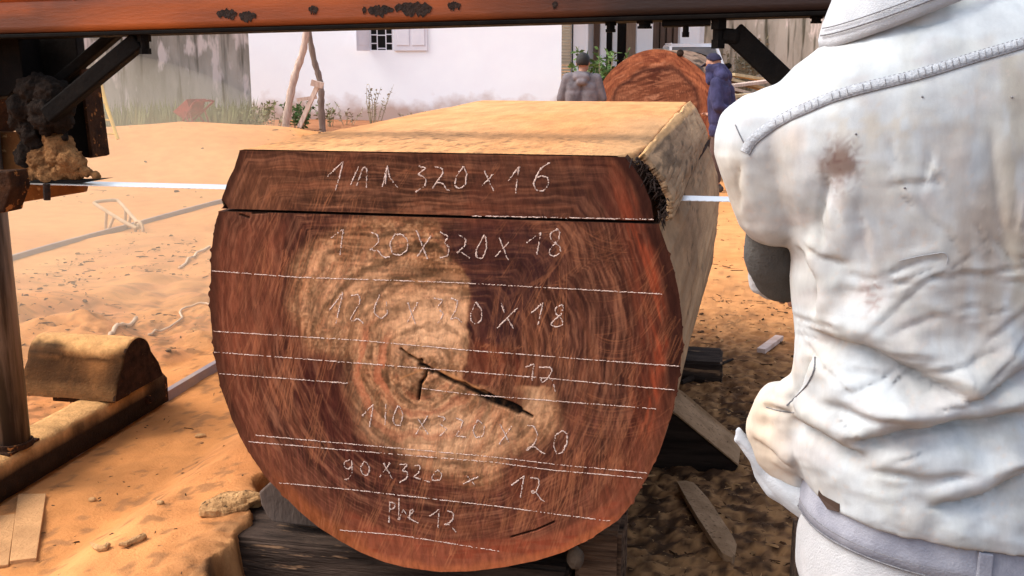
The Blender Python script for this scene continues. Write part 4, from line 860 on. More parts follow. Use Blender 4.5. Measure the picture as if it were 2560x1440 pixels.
def clod(px, scx, scy, h, label, m, name='bark_chunk', cat='bark', amp=.014, up=0.0, rot=0):
    p = onG(*px); bm = bmesh.new(); bmesh.ops.create_icosphere(bm, subdivisions=5, radius=1)
    V = np.array([v.co[:] for v in bm.verts]); F = [tuple(v.index for v in f.verts) for f in bm.faces]; bm.free()
    V = np.sign(V)*np.abs(V)**.8*np.array([scx, scy, h]); n = fbm(V[:, 0]*16, V[:, 1]*16, V[:, 2]*30, 4); n2 = fbm(V[:, 0]*8+V[:, 1]*30, V[:, 2]*50, 3., 3)
    V[:, 0] += amp*1.5*fbm(V[:, 0]*20, V[:, 1]*20, 7., 3); V[:, 1] += amp*1.2*fbm(V[:, 0]*20, V[:, 1]*20, 9., 3); V[:, 2] += amp*n+amp*.5*n2
    c, s = math.cos(rot), math.sin(rot); V = np.stack([V[:, 0]*c-V[:, 1]*s, V[:, 0]*s+V[:, 1]*c, V[:, 2]], 1)+np.array(p+Vector((0, 0, h*.45+up)))
    return tag(mk(name, V, F, m, smooth=False), label, cat)
M['dustbark'] = mat('dusty_bark_chunk', (.50, .29, .13), (.34, .18, .075), 22, .95, .8, 70, c3=(.05, .028, .016), s3=26, t3=.60, spec=.1)
clod((582, 1268), .115, .062, .030, 'crumbling flat chunk of bark on the sand bank left of the log', M['dustbark'], amp=.02, rot=.95)
clod((402, 1259), .014, .009, .008, 'small round wood chip on the sand bank above the curled ones', M['dustbark'], 'wood_chip', 'wood chip', .004)
clod((232, 1252), .016, .010, .009, 'small sandy chip on the trodden strip beside the carriage', M['dustbark'], 'wood_chip', 'wood chip', .004)
clod((502, 1092), .026, .011, .010, 'dark chip on the trodden strip close to the log', M['dustbark'], 'wood_chip', 'wood chip', .005, 0, .3)
clod((1775, 1058), .030, .018, .02, 'dark clod of dirt beside the big black wedge', M['darkwood'], 'dirt_clod', 'clod', .008)
def curl(px, r, label, m):
    P = [onG(*p)+Vector((0, 0, .008+.010*abs(i-len(px)/2+.5)/len(px))) for i, p in enumerate(px)]
    tag(MB().tube(P, [r*.5, r, r*1.2, r*1.2, r, r*.4][:len(P)], 7).build('wood_chip', m), label, 'wood chip')
curl([(228, 1366), (238, 1373), (250, 1378), (264, 1376), (272, 1368)], .009, 'curled dark wood chip like a hook on the sand bank', M['dustbark'])
curl([(297, 1370), (315, 1368), (335, 1358), (352, 1352), (364, 1346)], .010, 'longer curled wood chip right of the hooked one', M['dustbark'])
def hose(px, r, m, label, name='hose', lift=.012):
    P = [onG(*p) for p in px]; Q = []
    for i in range(len(P)-1):
        for k in range(6):
            t = k/6; a, b, c, d = P[max(i-1, 0)], P[i], P[i+1], P[min(i+2, len(P)-1)]
            q = .5*((2*b)+(c-a)*t+(2*a-5*b+4*c-d)*t*t+(3*b-a-3*c+d)*t**3); Q.append(Vector((q.x, q.y, gz(q.x, q.y)+lift)))
    return tag(MB().tube(Q, r, 7).build(name, m, smooth=True), label, 'hose')
M['hose'] = mat('pale_hose', (.66, .48, .33), (.5, .34, .22), 9, .8)
hose([(268, 836), (300, 818), (340, 800), (336, 803)], .012, M['hose'], 'short pale strip of plastic on the sand behind the wheel guard')
hose([(372, 838), (430, 818), (455, 800), (450, 785), (470, 772), (510, 764), (540, 770)], .007, M['hose'], 'thin pale hose looping across the sand toward the log')
hose([(448, 674), (486, 648), (530, 616)], .010, M['hose'], 'straight thin pale hose on the sand left of the saw cut')
hose([(218, 945), (215, 975), (190, 1000), (150, 1020), (90, 1050)], .010, M['brownsteel'], 'dark bent cable on top of the carriage beside the column', lift=.18)
# crumbs of bark and chips nobody could count
def crumbs():
    V, F, C = [], [], []
    def put(n, xr_, yr_, s0, s1, dark, pick):
        k = 0
        while k < n:
            x, y = rng.uniform(*xr_), rng.uniform(*yr_)
            if not pick(x, y): continue
            k += 1; s = s0*(s1/s0)**(rng.random()**2.2); a = rng.uniform(0, 6.28); el = rng.uniform(.3, .9) if rng.random() > .3 else rng.uniform(.08, .16); s = s*(2.2 if el < .2 else 1); b0 = len(V)
            z = gz_fast(x, y); h = s*rng.uniform(.2, .6)*(.35 if el < .2 else 1); ca, sa = math.cos(a), math.sin(a)
            col = (np.array([.07, .035, .018]) if rng.random() < dark else np.array([.36, .20, .09]))*rng.uniform(.5, 1.3)
            for (u, v, q) in ((-1, -.6, 0), (1, -.5, 0), (.9, .6, 0), (-.8, .5, 0), (-.6, -.4, 1), (.7, -.2, 1), (.4, .4, .8)):
                u, v = s*u*(1+.2*rng.normal()), s*v*el*(1+.2*rng.normal()); V.append((x+u*ca-v*sa, y+u*sa+v*ca, z-.002+h*q)); C.append(col)
            F.extend([(b0, b0+1, b0+5, b0+4), (b0+1, b0+2, b0+6, b0+5), (b0+2, b0+3, b0+6), (b0+3, b0, b0+4, b0+6), (b0+4, b0+5, b0+6)])
    from bisect import bisect
    def gz_fast(x, y):
        i = min(max(bisect(gx, x)-1, 0), len(gx)-2); j = min(max(bisect(gy, y)-1, 0), len(gy)-2); return float(GZ[j, i])
    put(4200, (-.45, .9), (-.3, 2.4), .002, .009, .45, lambda x, y: True)
    put(3600, (-.30, 1.2), (-.4, 4.5), .003, .022, .6, lambda x, y: x > -.3 and rng.random() < 1.1-y*.15)
    put(900, (-.1, 2.2), (3.0, 9), .008, .03, .8, lambda x, y: True)
    put(420, (-2.5, -1.5), (-.3, 1.9), .003, .013, .8, lambda x, y: x < edgeX(y)-.03)
    put(1900, (-5.4, -2.75), (1.2, 6), .006, .024, .75, lambda x, y: vnoise(np.array([x*1.1]), np.array([y*.8]))[0] > -.1)
    put(260, (-2.5, -1.9), (1.9, 6), .006, .02, .75, lambda x, y: True)
    put(420, (-10, -3), (8, 16), .015, .06, .8, lambda x, y: True)
    o = mk('wood_crumbs', V, F, M['crumb'], loc=(0, 0, 0), col=np.array(C)); tag(o, 'scattered crumbs of bark and wood chips over the sand and dirt', 'wood chips', None, 'stuff')
M['crumb'] = mat('crumb', (.8, .8, .8), (1.2, 1.2, 1.2), 60, .95, attr=True, spec=.1)
crumbs()

# ------------------------------------------------------------------ carts, poles, yard things
def cart(loc, rot, m, label, name='wheelbarrow', tilt=0, sc=1.0, tray=True, group=None):
    t = thing(name, loc, label, 'wheelbarrow', group); L0 = Vector(loc)
    Mx = Matrix.Translation(L0) @ Matrix.Rotation(rot, 4, 'Z') @ Matrix.Rotation(tilt, 4, 'Y') @ Matrix.Scale(sc, 4)
    T = lambda *p: Mx @ Vector(p)
    b = MB()
    for s in (-1, 1):
        b.tube([T(-.75, s*.30, .55), T(-.55, s*.28, .50), T(.2, s*.16, .30), T(.62, s*.05, .20)], .018, 8)
    b.tube([T(-.75, -.30, .55), T(-.80, -.2, .56), T(-.80, .2, .56), T(-.75, .30, .55)], .018, 8)
    b.build('frame', m, t)
    for s in (-1, 1): MB().tube([T(-.32, s*.24, .43), T(-.36, s*.25, .02), T(-.22, s*.25, .02), T(-.05, s*.21, .36)], .015, 8).build('leg', m, t)
    if tray:
        o = [T(-.42, -.30, .72), T(.52, -.22, .64), T(.52, .22, .64), T(-.42, .30, .72)]; i = [T(-.28, -.2, .40), T(.24, -.14, .36), T(.24, .14, .36), T(-.28, .2, .40)]
        x = mk('tray', o+i, [(4, 5, 6, 7), (0, 1, 5, 4), (1, 2, 6, 5), (2, 3, 7, 6), (3, 0, 4, 7)], m, t); q = x.modifiers.new('s', 'SOLIDIFY'); q.thickness = .012*sc
    ring = [T(.62+.17*math.cos(a), 0, .19+.17*math.sin(a)) for a in np.linspace(0, 2*math.pi, 25)]
    wh = MB().tube(ring, .032*sc, 8, False).build('wheel', M['rubber'] if tray else m, t, smooth=True)
    b = MB()
    for k in range(5): b.tube([T(.62, 0, .19), T(.62+.15*math.cos(k*1.2566), 0, .19+.15*math.sin(k*1.2566))], .008*sc, 6)
    b.tube([T(.62, -.06, .19), T(.62, .06, .19)], .018*sc, 8).build('spokes', m, wh)
    return t
p = atT(486, 312, 18.2); p.z = gz(p.x, p.y)+.02
cart(p, R(150), M['red'], 'faded red wheelbarrow left on the sand by the stained concrete wall', tilt=R(18), sc=.62)
p = onG(310, 578); cart((p.x, p.y, p.z), R(-28), M['palemetal'], 'small pale bare-framed cart lying on the sand behind the saw', 'hand_cart', tilt=R(6), sc=.42, tray=False)
def polepath(px, t, r0, r1, top=None):
    P = [atT(*p, t) for p in px]
    P[0].z = gz(P[0].x, P[0].y)-.05
    if top: P.append(P[-1]+(P[-1]-P[-2])*top)
    Q = []
    for i in range(len(P)-1):
        for k in range(5):
            u = k/5; a, b, c, d = P[max(i-1, 0)], P[i], P[i+1], P[min(i+2, len(P)-1)]
            Q.append(.5*((2*b)+(c-a)*u+(2*a-5*b+4*c-d)*u*u+(3*b-a-3*c+d)*u**3))
    Q.append(P[-1]); n = len(Q); return Q, [(r0+(r1-r0)*i/(n-1))*(1+.12*math.sin(i*2.1)) for i in range(n)]
Q, r_ = polepath([(708, 330), (722, 260), (737, 190), (757, 130), (766, 78)], 22.0, .085, .06, 1.0)
tag(MB().tube(Q, r_, 10).build('wooden_pole', M['pole'], smooth=True), 'pale bleached crooked pole leaning right in front of the white wall', 'pole', 'leaning poles')
Q, r_ = polepath([(808, 332), (803, 270), (803, 230), (797, 190), (785, 150), (771, 78)], 22.3, .072, .055, .8)
tag(MB().tube(Q, r_, 10).build('wooden_pole', M['poled'], smooth=True), 'darker grey crooked pole leaning left, right of the bleached pole', 'pole', 'leaning poles')
tr = atT(780, 330, 21.6); tr.z = gz(tr.x, tr.y)
tt = thing('wooden_trestle', tr, 'small broken wooden trestle leaning on the darker grey pole', 'trestle')
for a, b, wd in (((795, 212), (748, 318), .09), ((742, 250), (792, 243), .07)): MB().bar(atT(*a, 21.6), atT(*b, 21.6), wd, .05, (0, 1, 0)).build('slat', M['pole'], tt)
MB().bar(atT(778, 206, 21.5), atT(808, 214, 21.5), .12, .08, (0, 1, 0)).build('cross_block', M['pole'], tt)
q = atT(292, 350, 12.5); lad = thing('ladder', Vector((q.x, q.y, gz(q.x, q.y))), 'thin yellow ladder leaning in front of the stained concrete wall', 'ladder')
MB().tube([atT(247, 190, 12.7), atT(268, 270, 12.6), atT(295, 348, 12.5)], .022, 8).build('side_rail', M['yellow'], lad)
MB().tube([atT(205, 190, 12.7), atT(228, 270, 12.6), atT(254, 348, 12.5)], .022, 8).build('side_rail', M['yellow'], lad)
for y, a, b in ((215, 212, 254), (257, 224, 265), (300, 239, 279), (335, 250, 290)): MB().tube([atT(a, y, 12.6), atT(b, y, 12.6)], .014, 6).build('rung', M['yellow'], lad)
# ------------------------------------------------------------------ walls, building, car and plants at the back of the yard
def wbox(mb, s0, s1, t0, t1, z0, z1):
    return mb.hexa([W(s0, t0, z0), W(s1, t0, z0), W(s1, t1, z0), W(s0, t1, z0), W(s0, t0, z1), W(s1, t0, z1), W(s1, t1, z1), W(s0, t1, z1)])
def sz(px, py, t): p = atT(px, py, t); s, _ = st(p); return s, p.z
# white house: the long blank wall with a window, and a set-back front with doors
house = thing('white_house', W(0, 27, 0), 'white rendered house with a shuttered window, roller door and dark doorways', 'house')
TW = 27.0
def wallmat():
    m = mat('stained_white_render', (.89, .94, .99), (.86, .90, .96), 1.2, .9, .1, 30, spec=.2); t = m.node_tree; N, L = t.nodes, t.links
    b = N['Principled BSDF']; old = b.inputs['Base Color'].links[0].from_socket
    tc = N.new('ShaderNodeTexCoord'); sx = N.new('ShaderNodeSeparateXYZ'); L.new(tc.outputs['Object'], sx.inputs[0])
    n = N.new('ShaderNodeTexNoise'); n.inputs['Scale'].default_value = 1.6; n.inputs['Detail'].default_value = 7; L.new(tc.outputs['Object'], n.inputs['Vector'])
    ma = N.new('ShaderNodeMath'); ma.operation = 'MULTIPLY_ADD'; ma.inputs[1].default_value = -1.5; L.new(n.outputs['Fac'], ma.inputs[0]); L.new(sx.outputs['Z'], ma.inputs[2])
    r = N.new('ShaderNodeMapRange'); r.inputs['From Min'].default_value = .05; r.inputs['From Max'].default_value = -.45; L.new(ma.outputs[0], r.inputs['Value'])
    x = N.new('ShaderNodeMix'); x.data_type = 'RGBA'; L.new(r.outputs[0], x.inputs['Factor']); L.new(old, x.inputs['A']); x.inputs['B'].default_value = (.50, .38, .33, 1); L.new(x.outputs['Result'], b.inputs['Base Color'])
    return m
M['stainwhite'] = wallmat()
s0, s1 = sz(560, 200, TW)[0], sz(1403, 200, TW)[0]
wa, wb = sz(925, 125, TW), sz(982, 70, TW); wz1 = wa[1]+1.25
b = MB(); wbox(b, s0, wa[0], TW, TW+.25, -.3, 5.2); b.build('wall', M['stainwhite'], house)
b = MB(); wbox(b, wb[0], s1, TW, TW+.25, -.3, 5.2); b.build('wall', M['stainwhite'], house)
b = MB(); wbox(b, wa[0], wb[0], TW, TW+.25, -.3, wa[1]); b.build('wall', M['stainwhite'], house)
b = MB(); wbox(b, wa[0], wb[0], TW, TW+.25, wz1, 5.2); b.build('wall', M['stainwhite'], house)
win = MB(); wbox(win, wa[0], wb[0], TW+.14, TW+.16, wa[1], wz1); win = win.build('window', M['black'], house)
g = MB(); zz0 = wa[1]
for f in (0, .30, .70, 1): x = wa[0]+.02+(wb[0]-wa[0]-.04)*f; wbox(g, x-.012, x+.012, TW+.03, TW+.05, zz0, wz1)
for f0, f1, h in ((0, .3, .12), (.3, .7, .32), (.7, 1, .12), (0, .3, .55), (.3, .7, .0), (.7, 1, .34), (.0, .3, .33), (.3, .7, .6), (.7, 1, .6)):
    x0, x1 = wa[0]+.02+(wb[0]-wa[0]-.04)*f0, wa[0]+.02+(wb[0]-wa[0]-.04)*f1; wbox(g, x0, x1, TW+.035, TW+.05, zz0+.03+h, zz0+.055+h)
g.build('window_grille', M['shutter'], win)
def leaf(px0, px1, off0, off1, name='shutter'):
    a, c = sz(px0, 122, TW)[0], sz(px1, 122, TW)[0]; p0, p1 = W(a, TW-off0, wa[1]-.02), W(c, TW-off1, wa[1]-.02); h = Vector((0, 0, wz1-wa[1]+.04)); n = FH*.04
    o = MB().hexa([p0, p1, p1+n, p0+n, p0+h, p1+h, p1+n+h, p0+n+h]).build(name, M['shutter'], house, bevel=.006)
    d = (p1-p0); pl = MB()
    for f0, f1 in (((.08, .46), (.54, .92)) if abs(px1-px0) > 50 else ((.15, .85),)):
        for z0_, z1_ in ((.10, .50), (.56, .94)):
            q = [p0+d*f0+h*z0_, p0+d*f1+h*z0_, p0+d*f1+h*z1_, p0+d*f0+h*z1_]; pl.prism([x-FH*.002 for x in q], -FH*.016)
    pl.build('panel', M['shutter'], o, bevel=.01)
leaf(897, 924, .40, .03); leaf(986, 1069, .06, .05)
# corner, roller door, porch
TB = 31.0
def back(px0, px1, z0, z1, t0, t1, name, m, **k):
    a, c = sz(px0, 100, t0)[0], sz(px1, 100, t0)[0]; b = MB(); wbox(b, a, c, t0, t1, z0, z1); return b.build(name, m, house, **k)
b = MB(); wbox(b, s1-.25, s1, TW+.25, TB+1.8, -.3, 5.2); b.build('wall', M['white'], house)
rd = sz(1404, 100, 29)[0], sz(1429, 100, 29)[0]
rdm = MB()
for k in range(44): z = .1+k*.085; rdm.hexa([W(rd[0], 29.0, z), W(rd[1], 29.0, z), W(rd[1], 29.05, z), W(rd[0], 29.05, z), W(rd[0], 29.02, z+.075), W(rd[1], 29.02, z+.075), W(rd[1], 29.07, z+.075), W(rd[0], 29.07, z+.075)])
rdm.build('roller_door', M['cream'], house)
back(1429, 1470, -.2, 4.9, 29.0, 29.4, 'wall', M['white']); back(1430, 1433, 0, 4.9, 28.96, 29.0, 'door_jamb', M['black'])
back(1470, 1760, -.2, 4.9, 32.6, 32.8, 'wall', M['white'])
back(1485, 1502, .3, 3.6, 32.4, 32.59, 'door', M['doorwood']); back(1516, 1534, .3, 3.6, 32.4, 32.59, 'door_opening', M['black']); back(1543, 1566, .3, 3.6, 32.4, 32.59, 'door_opening', M['black'])
back(1566, 1592, .3, 3.6, 32.3, 32.39, 'curtain', M['curtain'])
back(1502, 1516, -.2, 4.9, 30.6, 30.95, 'porch_pillar', M['white']); back(1533, 1543, -.2, 4.9, 31.6, 31.9, 'porch_pillar', M['white'])
back(1592, 1632, -.2, 4.9, 31.2, 31.5, 'porch_pillar', M['white']); dd_ = back(1632, 1701, .3, 3.7, 32.35, 32.59, 'double_door', M['doorwood'])
for q in (1648, 1664, 1681): 
    a, c = sz(q, 100, 32.3)[0], sz(q+3, 100, 32.3)[0]; b = MB(); wbox(b, a, c, 32.33, 32.349, .3, 3.7); b.build('door_batten', M['darkwood'], dd_)
back(1700, 1748, -.2, 4.9, 31.0, 31.4, 'porch_pillar', M['white'])
b = MB(); wbox(b, s0-.3, sz(1760, 100, 32)[0]+.3, TW-.5, 37, 5.2, 5.35); b.build('roof_slab', M['white'], house)
# stained concrete walls
def concrete(name):
    m = mat(name, (.42, .38, .33), (.22, .20, .165), 1.3, .95, .35, 14, stretch=(1, 1, .32), lo=.38, hi=.62, c3=(.62, .54, .50), s3=2.2, t3=.56, spec=.1, detail=9); t = m.node_tree; N, L = t.nodes, t.links
    b = N['Principled BSDF']; old = b.inputs['Base Color'].links[0].from_socket
    tc = N.new('ShaderNodeTexCoord'); mp = N.new('ShaderNodeMapping'); mp.inputs['Scale'].default_value = (2.6, 2.6, .22); L.new(tc.outputs['Object'], mp.inputs['Vector'])
    n = N.new('ShaderNodeTexNoise'); n.inputs['Scale'].default_value = 2.2; n.inputs['Detail'].default_value = 8; L.new(mp.outputs[0], n.inputs['Vector'])
    r = N.new('ShaderNodeMapRange'); r.inputs['From Min'].default_value = .52; r.inputs['From Max'].default_value = .66; L.new(n.outputs['Fac'], r.inputs['Value'])
    x = N.new('ShaderNodeMix'); x.data_type = 'RGBA'; L.new(r.outputs[0], x.inputs['Factor']); L.new(old, x.inputs['A']); x.inputs['B'].default_value = (.09, .082, .06, 1); L.new(x.outputs['Result'], b.inputs['Base Color'])
    return m
M['concrete'] = concrete('mossy_concrete')
def longwall(px, name, h, label, posts, thick=.18):
    P = [Vector((p.x, p.y, 0)) for p in px]; L0 = P[0]; t = thing(name, L0, label, 'wall'); d = (P[1]-P[0]).normalized(); n = d.cross(Vector((0, 0, 1)))*thick
    MB().hexa([P[0]-Vector((0, 0, .3)), P[1]-Vector((0, 0, .3)), P[1]+n-Vector((0, 0, .3)), P[0]+n-Vector((0, 0, .3)), P[0]+Vector((0, 0, h)), P[1]+Vector((0, 0, h)), P[1]+n+Vector((0, 0, h)), P[0]+n+Vector((0, 0, h))]).build('wall', M['concrete'], t)
    MB().hexa([P[0]-n*.2+Vector((0, 0, h)), P[1]-n*.2+Vector((0, 0, h)), P[1]+n*1.2+Vector((0, 0, h)), P[0]+n*1.2+Vector((0, 0, h)), P[0]-n*.2+Vector((0, 0, h+.08)), P[1]-n*.2+Vector((0, 0, h+.08)), P[1]+n*1.2+Vector((0, 0, h+.08)), P[0]+n*1.2+Vector((0, 0, h+.08))]).build('coping', M['concrete'], t)
    for f in posts:
        c = P[0]+(P[1]-P[0])*f; a = d*.11; q = n.normalized()*.13
        MB().hexa([c-a-q, c+a-q, c+a, c-a]+[v+Vector((0, 0, h+.02)) for v in (c-a-q, c+a-q, c+a, c-a)]).build('post', M['concrete'], t)
def g2(px, t): p = atT(px, 200, t); return p
longwall([g2(-420, 20.5), g2(622, 24.0)], 'concrete_wall', 3.4, 'moss-streaked grey concrete wall left of the white house', (.3, .62))
longwall([g2(1740, 38), g2(4300, 30)], 'concrete_wall', 3.15, 'stained grey concrete wall with posts behind the car and the workman', (.033, .085, .157, .233, .4, .6, .8))
# the car parked in front of the porch
def car():
    t0 = 27.0; sc_, zc = sz(1757, 160, t0); g0 = gz(*(W(sc_, t0)[:2])); g0 = .47
    c = thing('parked_car', W(sc_, t0+.0, g0), 'white car parked nose-on in front of the porch behind the second log', 'car')
    K = .86
    def T(x, y, z): return W(sc_+x*K, t0+y*K, g0+z*K)          # x across, y backwards from the nose
    def body(prof_, half, name, m, parent, taper=.0, zt=1.0, **k):
        V = []; n = len(prof_)
        for s in (-1, 1):
            for y, z in prof_: V.append(T(s*half*(1-taper*max(0, z-zt)), y, z))
        F = [tuple(range(n-1, -1, -1)), tuple(range(n, 2*n))]+[(i, (i+1) % n, (i+1) % n+n, i+n) for i in range(n)]
        return mk(name, V, F, m, parent, bevel=.05, **k)
    body([(0, .35), (-.03, .55), (.02, .85), (.25, 1.0), (1.0, 1.1), (3.9, 1.12), (4.2, 1.0), (4.25, .4), (4.1, .3), (.15, .3)], .88, 'body', M['carpaint'], c)
    cab = body([(.95, 1.10), (1.72, 1.80), (2.2, 1.90), (3.5, 1.88), (4.05, 1.12)], .86, 'cabin', M['glass'], c, .30, 1.1)
    body([(1.66, 1.79), (2.2, 1.905), (3.5, 1.885), (3.7, 1.76), (2.2, 1.80)], .885, 'roof', M['carpaint'], c, .30, 1.1)
    for s in (-1, 1):
        MB().bar(T(s*.83, .97, 1.10), T(s*.70, 1.72, 1.80), .07, .07).build('windscreen_pillar', M['carpaint'], c)
        MB().tube([T(s*.64, 2.0, 1.90), T(s*.62, 3.4, 1.91)], .022, 6).build('roof_rail', M['carpaint'], c)
        m_ = MB().ball(T(s*1.00, 1.25, 1.22), .10, 2, (1.0, .6, .8)); m_.build('wing_mirror', M['blackpaint'], c, smooth=True)
        MB().ball(T(s*.66, .01, .82), .11, 2, (1.3, .6, .8)).build('headlight', M['shutter'], c, smooth=True)
        for y in (.75, 3.4):
            w_ = MB().tube([T(s*.70, y, .32), T(s*.90, y, .32)], .32*K, 24).build('wheel', M['rubber'], c)
            MB().tube([T(s*.89, y, .32), T(s*.915, y, .32)], .19*K, 16).build('rim', M['shutter'], w_)
    MB().hexa([T(-.5, -.045, .55), T(.5, -.045, .55), T(.5, .02, .55), T(-.5, .02, .55), T(-.5, -.03, .75), T(.5, -.03, .75), T(.5, .02, .75), T(-.5, .02, .75)]).build('grille', M['blackpaint'], c)
car()
# the second log
def second_log():
    ca = atT(1640, 273, 14.4); r0 = 145*14.4/FPX; cb_ = atT(1716, 243, 19.4); cb_.z = ca.z+.02; ax = (cb_-ca).normalized(); sx = ax.cross(Vector((0, 0, 1))).normalized(); uz = sx.cross(ax)
    lo_ = thing('log', Vector((ca.x, ca.y, gz(ca.x, ca.y))), 'second huge log lying behind the sawn one, orange-rimmed cut end towards the camera', 'log')
    na_ = 160; A = np.linspace(0, 2*math.pi, na_, endpoint=False)
    Lg = (cb_-ca).length; V, C = [], []
    for y in np.linspace(0, Lg, 60):
        rr_ = r0*(1+.02*np.cos(2*A+.6)+.012*np.sin(5*A))+.022*fbm(A*6, np.full_like(A, y*1.2), 2., 4)*(y > .02)
        p = np.array(ca)+np.array(ax)*y+np.outer(np.cos(A)*rr_, np.array(sx))+np.outer(np.sin(A)*rr_, np.array(uz)); V.append(p)
        n = fbm(np.cos(A)*5, np.sin(A)*5, y*1.1, 4); st_ = sstep(.16, .3, fbm(np.cos(A)*16, np.sin(A)*16, y*.7, 4))
        c = np.array([.36, .24, .16])+(np.array([.18, .11, .075])-np.array([.36, .24, .16]))*np.clip(.5+n, 0, 1)[:, None]; c = c+(np.array([.035, .024, .018])-c)*(st_*.85)[:, None]; C.append(c)
    mk('bark', np.concatenate(V), grid_faces(60, na_, True), M['bark'], lo_, smooth=True, col=np.concatenate(C))
    V, C = [], []; nr = 130
    for q in np.linspace(0.001, 1, nr):
        rr_ = q*r0*(1+.02*np.cos(2*A+.6)+.012*np.sin(5*A))*.998; x, z = np.cos(A)*rr_, np.sin(A)*rr_
        V.append(np.array(ca)-np.array(ax)*.004+np.outer(x, np.array(sx))+np.outer(z, np.array(uz)))
        n = fbm(x*4, z*4, 3., 4); w1 = fbm(x*2.2+z*1.2, (z-x*.3)*26, 5., 4); w2 = fbm(x*14, z*60, 9., 3); h = q+.11*n+.03*np.sin(A*3+1)
        c = np.tile(np.array(lin((116, 70, 50))), (na_, 1)); c = c+(np.array(lin((84, 46, 34)))-c)*sstep(-.2, .5, n)[:, None]
        c = c+(np.array(lin((156, 104, 78)))-c)*(sstep(.05, .45, w1)*.55)[:, None]; c = c+(np.array(lin((66, 36, 28)))-c)*(sstep(.05, .45, -w1)*.6)[:, None]; c = c+(np.array(lin((186, 128, 96)))-c)*(sstep(.2, .45, w2)*.35)[:, None]
        c = c+(np.array(lin((66, 38, 32)))-c)*(np.exp(-((h-.70)/.035)**2)*.7)[:, None]
        rim = sstep(.72, .80, h); c = c+(np.array(lin((142, 84, 58)))-c)*(rim*.85)[:, None]; c = c+(np.array(lin((104, 54, 40)))-c)*(rim*sstep(-.1, .4, fbm(A*3, h*30, 2., 4))*.75)[:, None]
        c = c+(np.array(lin((180, 112, 78)))-c)*(rim*sstep(.15, .4, fbm(np.cos(A)*9, np.sin(A)*9+q*30, 7., 3))*.5)[:, None]
        arc = np.cos(14*np.hypot(x-.3, z+1.1)+2.5*n); c = c+(np.array(lin((196, 140, 108)))-c)*(sstep(.965, 1, arc)*sstep(-.1, .3, w1+n)*.4)[:, None]; C.append(c)
    mk('cut_end', np.concatenate(V), grid_faces(nr, na_, True), M['face'], lo_, smooth=True, col=np.concatenate(C))
    MB().ball(ca+uz*r0*.93+sx*r0*.38-ax*.02, .05, 2, (1, .5, 1)).build('knot', M['darkwood'], lo_)
    mk('log_end', [Vector(v) for v in (np.array(cb_)+np.outer(np.cos(A)*r0, np.array(sx))+np.outer(np.sin(A)*r0, np.array(uz)))], [tuple(range(na_))], M['darkwood'], lo_)
    for f in (.18, .8):
        p = ca+ax*Lg*f; p.z = 0; g_ = gz(p.x, p.y); zt_ = ca.z-r0*.985
        a, b = p-sx*.9, p+sx*.9; o = MB().bar(Vector((a.x, a.y, (g_-.1+zt_)/2)), Vector((b.x, b.y, (g_-.1+zt_)/2)), .2, max(.06, zt_-g_+.1)).build('sleeper', M['oldwood'], bevel=.01)
        tag(o, 'timber under the %s end of the second log' % ('near' if f < .5 else 'far'), 'timber', 'timbers under the log')
second_log()
# planks lying by the wall at the right
pk = [((1838, 188), (1888, 196), 19), ((1835, 203), (1904, 222), 18.6), ((1832, 214), (1896, 206), 18.2), ((1836, 226), (1885, 238), 17.8), ((1832, 240), (1900, 236), 17.4), ((1834, 252), (1880, 262), 17)]
for i, (a, b, t) in enumerate(pk):
    p, q = atT(*a, t), atT(*b, t+.6); m = M['dustwood'] if i % 2 else M['oldwood']; d = q-p
    p = p-d*.25; q = q+d*1.2
    tag(MB().bar(p, q, .20, .05).build('plank', mat('plank_%d' % i, (.58, .46, .28), (.42, .3, .17), 6, .9) if i in (0, 1, 4) else M['pole'], bevel=.005), 'loose plank in the untidy pile behind the hooded man in blue', 'plank', 'planks piled by the wall')
pb = atT(1870, 262, 18.2)
o = MB()
for k in range(3):
    o = timber('timber', (pb.x-.9+k*.7, pb.y-1.0, gz(pb.x, pb.y)-.1), (pb.x-.6+k*.7, pb.y+1.4, gz(pb.x, pb.y)+.45+.12*k), M['oldwood'], 'short thick timber %s under the loose planks' % ('at the left end', 'in the middle', 'at the right end')[k], 'timber', 4, .01, 'timbers under the plank pile')
# plants
def leafquad(V, F, p, d, l, w_):
    d = Vector(d).normalized(); s = d.cross(Vector((random.uniform(-1, 1), random.uniform(-1, 1), random.uniform(-1, 1)))).normalized()*w_/2; k = len(V)
    V += [p, p+d*l*.5+s, p+d*l, p+d*l*.5-s]; F.append((k, k+1, k+2, k+3))
def weed(px, t, h, spread, n, label, m, lsize=.09, name='weed', cat='weed', dens=14, group='weeds along the wall', leaf_from=.25):
    b0 = atT(*px, t); b0.z = gz(b0.x, b0.y); w_ = thing(name, b0, label, cat, group); sv = MB(); V, F = [], []
    for _ in range(n):
        a = random.uniform(0, 6.28); r = spread*math.sqrt(random.random()); p = b0+Vector((math.cos(a)*r*.35, math.sin(a)*r*.35, -.03)); hh = h*random.uniform(.55, 1.05); e = b0+Vector((math.cos(a)*r, math.sin(a)*r, hh)); mid = (p+e)/2+Vector((random.uniform(-.06, .06), random.uniform(-.06, .06), .05*h))
        sv.tube([p, mid, e], [.010*h+.003, .007*h+.002, .002], 4, False)
        for k in range(dens):
            f = leaf_from+(1-leaf_from)*random.random(); q = p.lerp(mid, f*2) if f < .5 else mid.lerp(e, f*2-1)
            leafquad(V, F, q, (random.uniform(-1, 1), random.uniform(-1, 1), random.uniform(-.3, 1)), lsize*random.uniform(.5, 1.3), lsize*random.uniform(.3, .6))
    sv.build('stem', M['dryleaf'], w_); mk('leaves', V, F, m, w_)
    return w_
weed((930, 300), 25.6, .95, .55, 9, 'tall dry pale weed against the white wall, tallest in the row', M['dryleaf'], .075, dens=20)
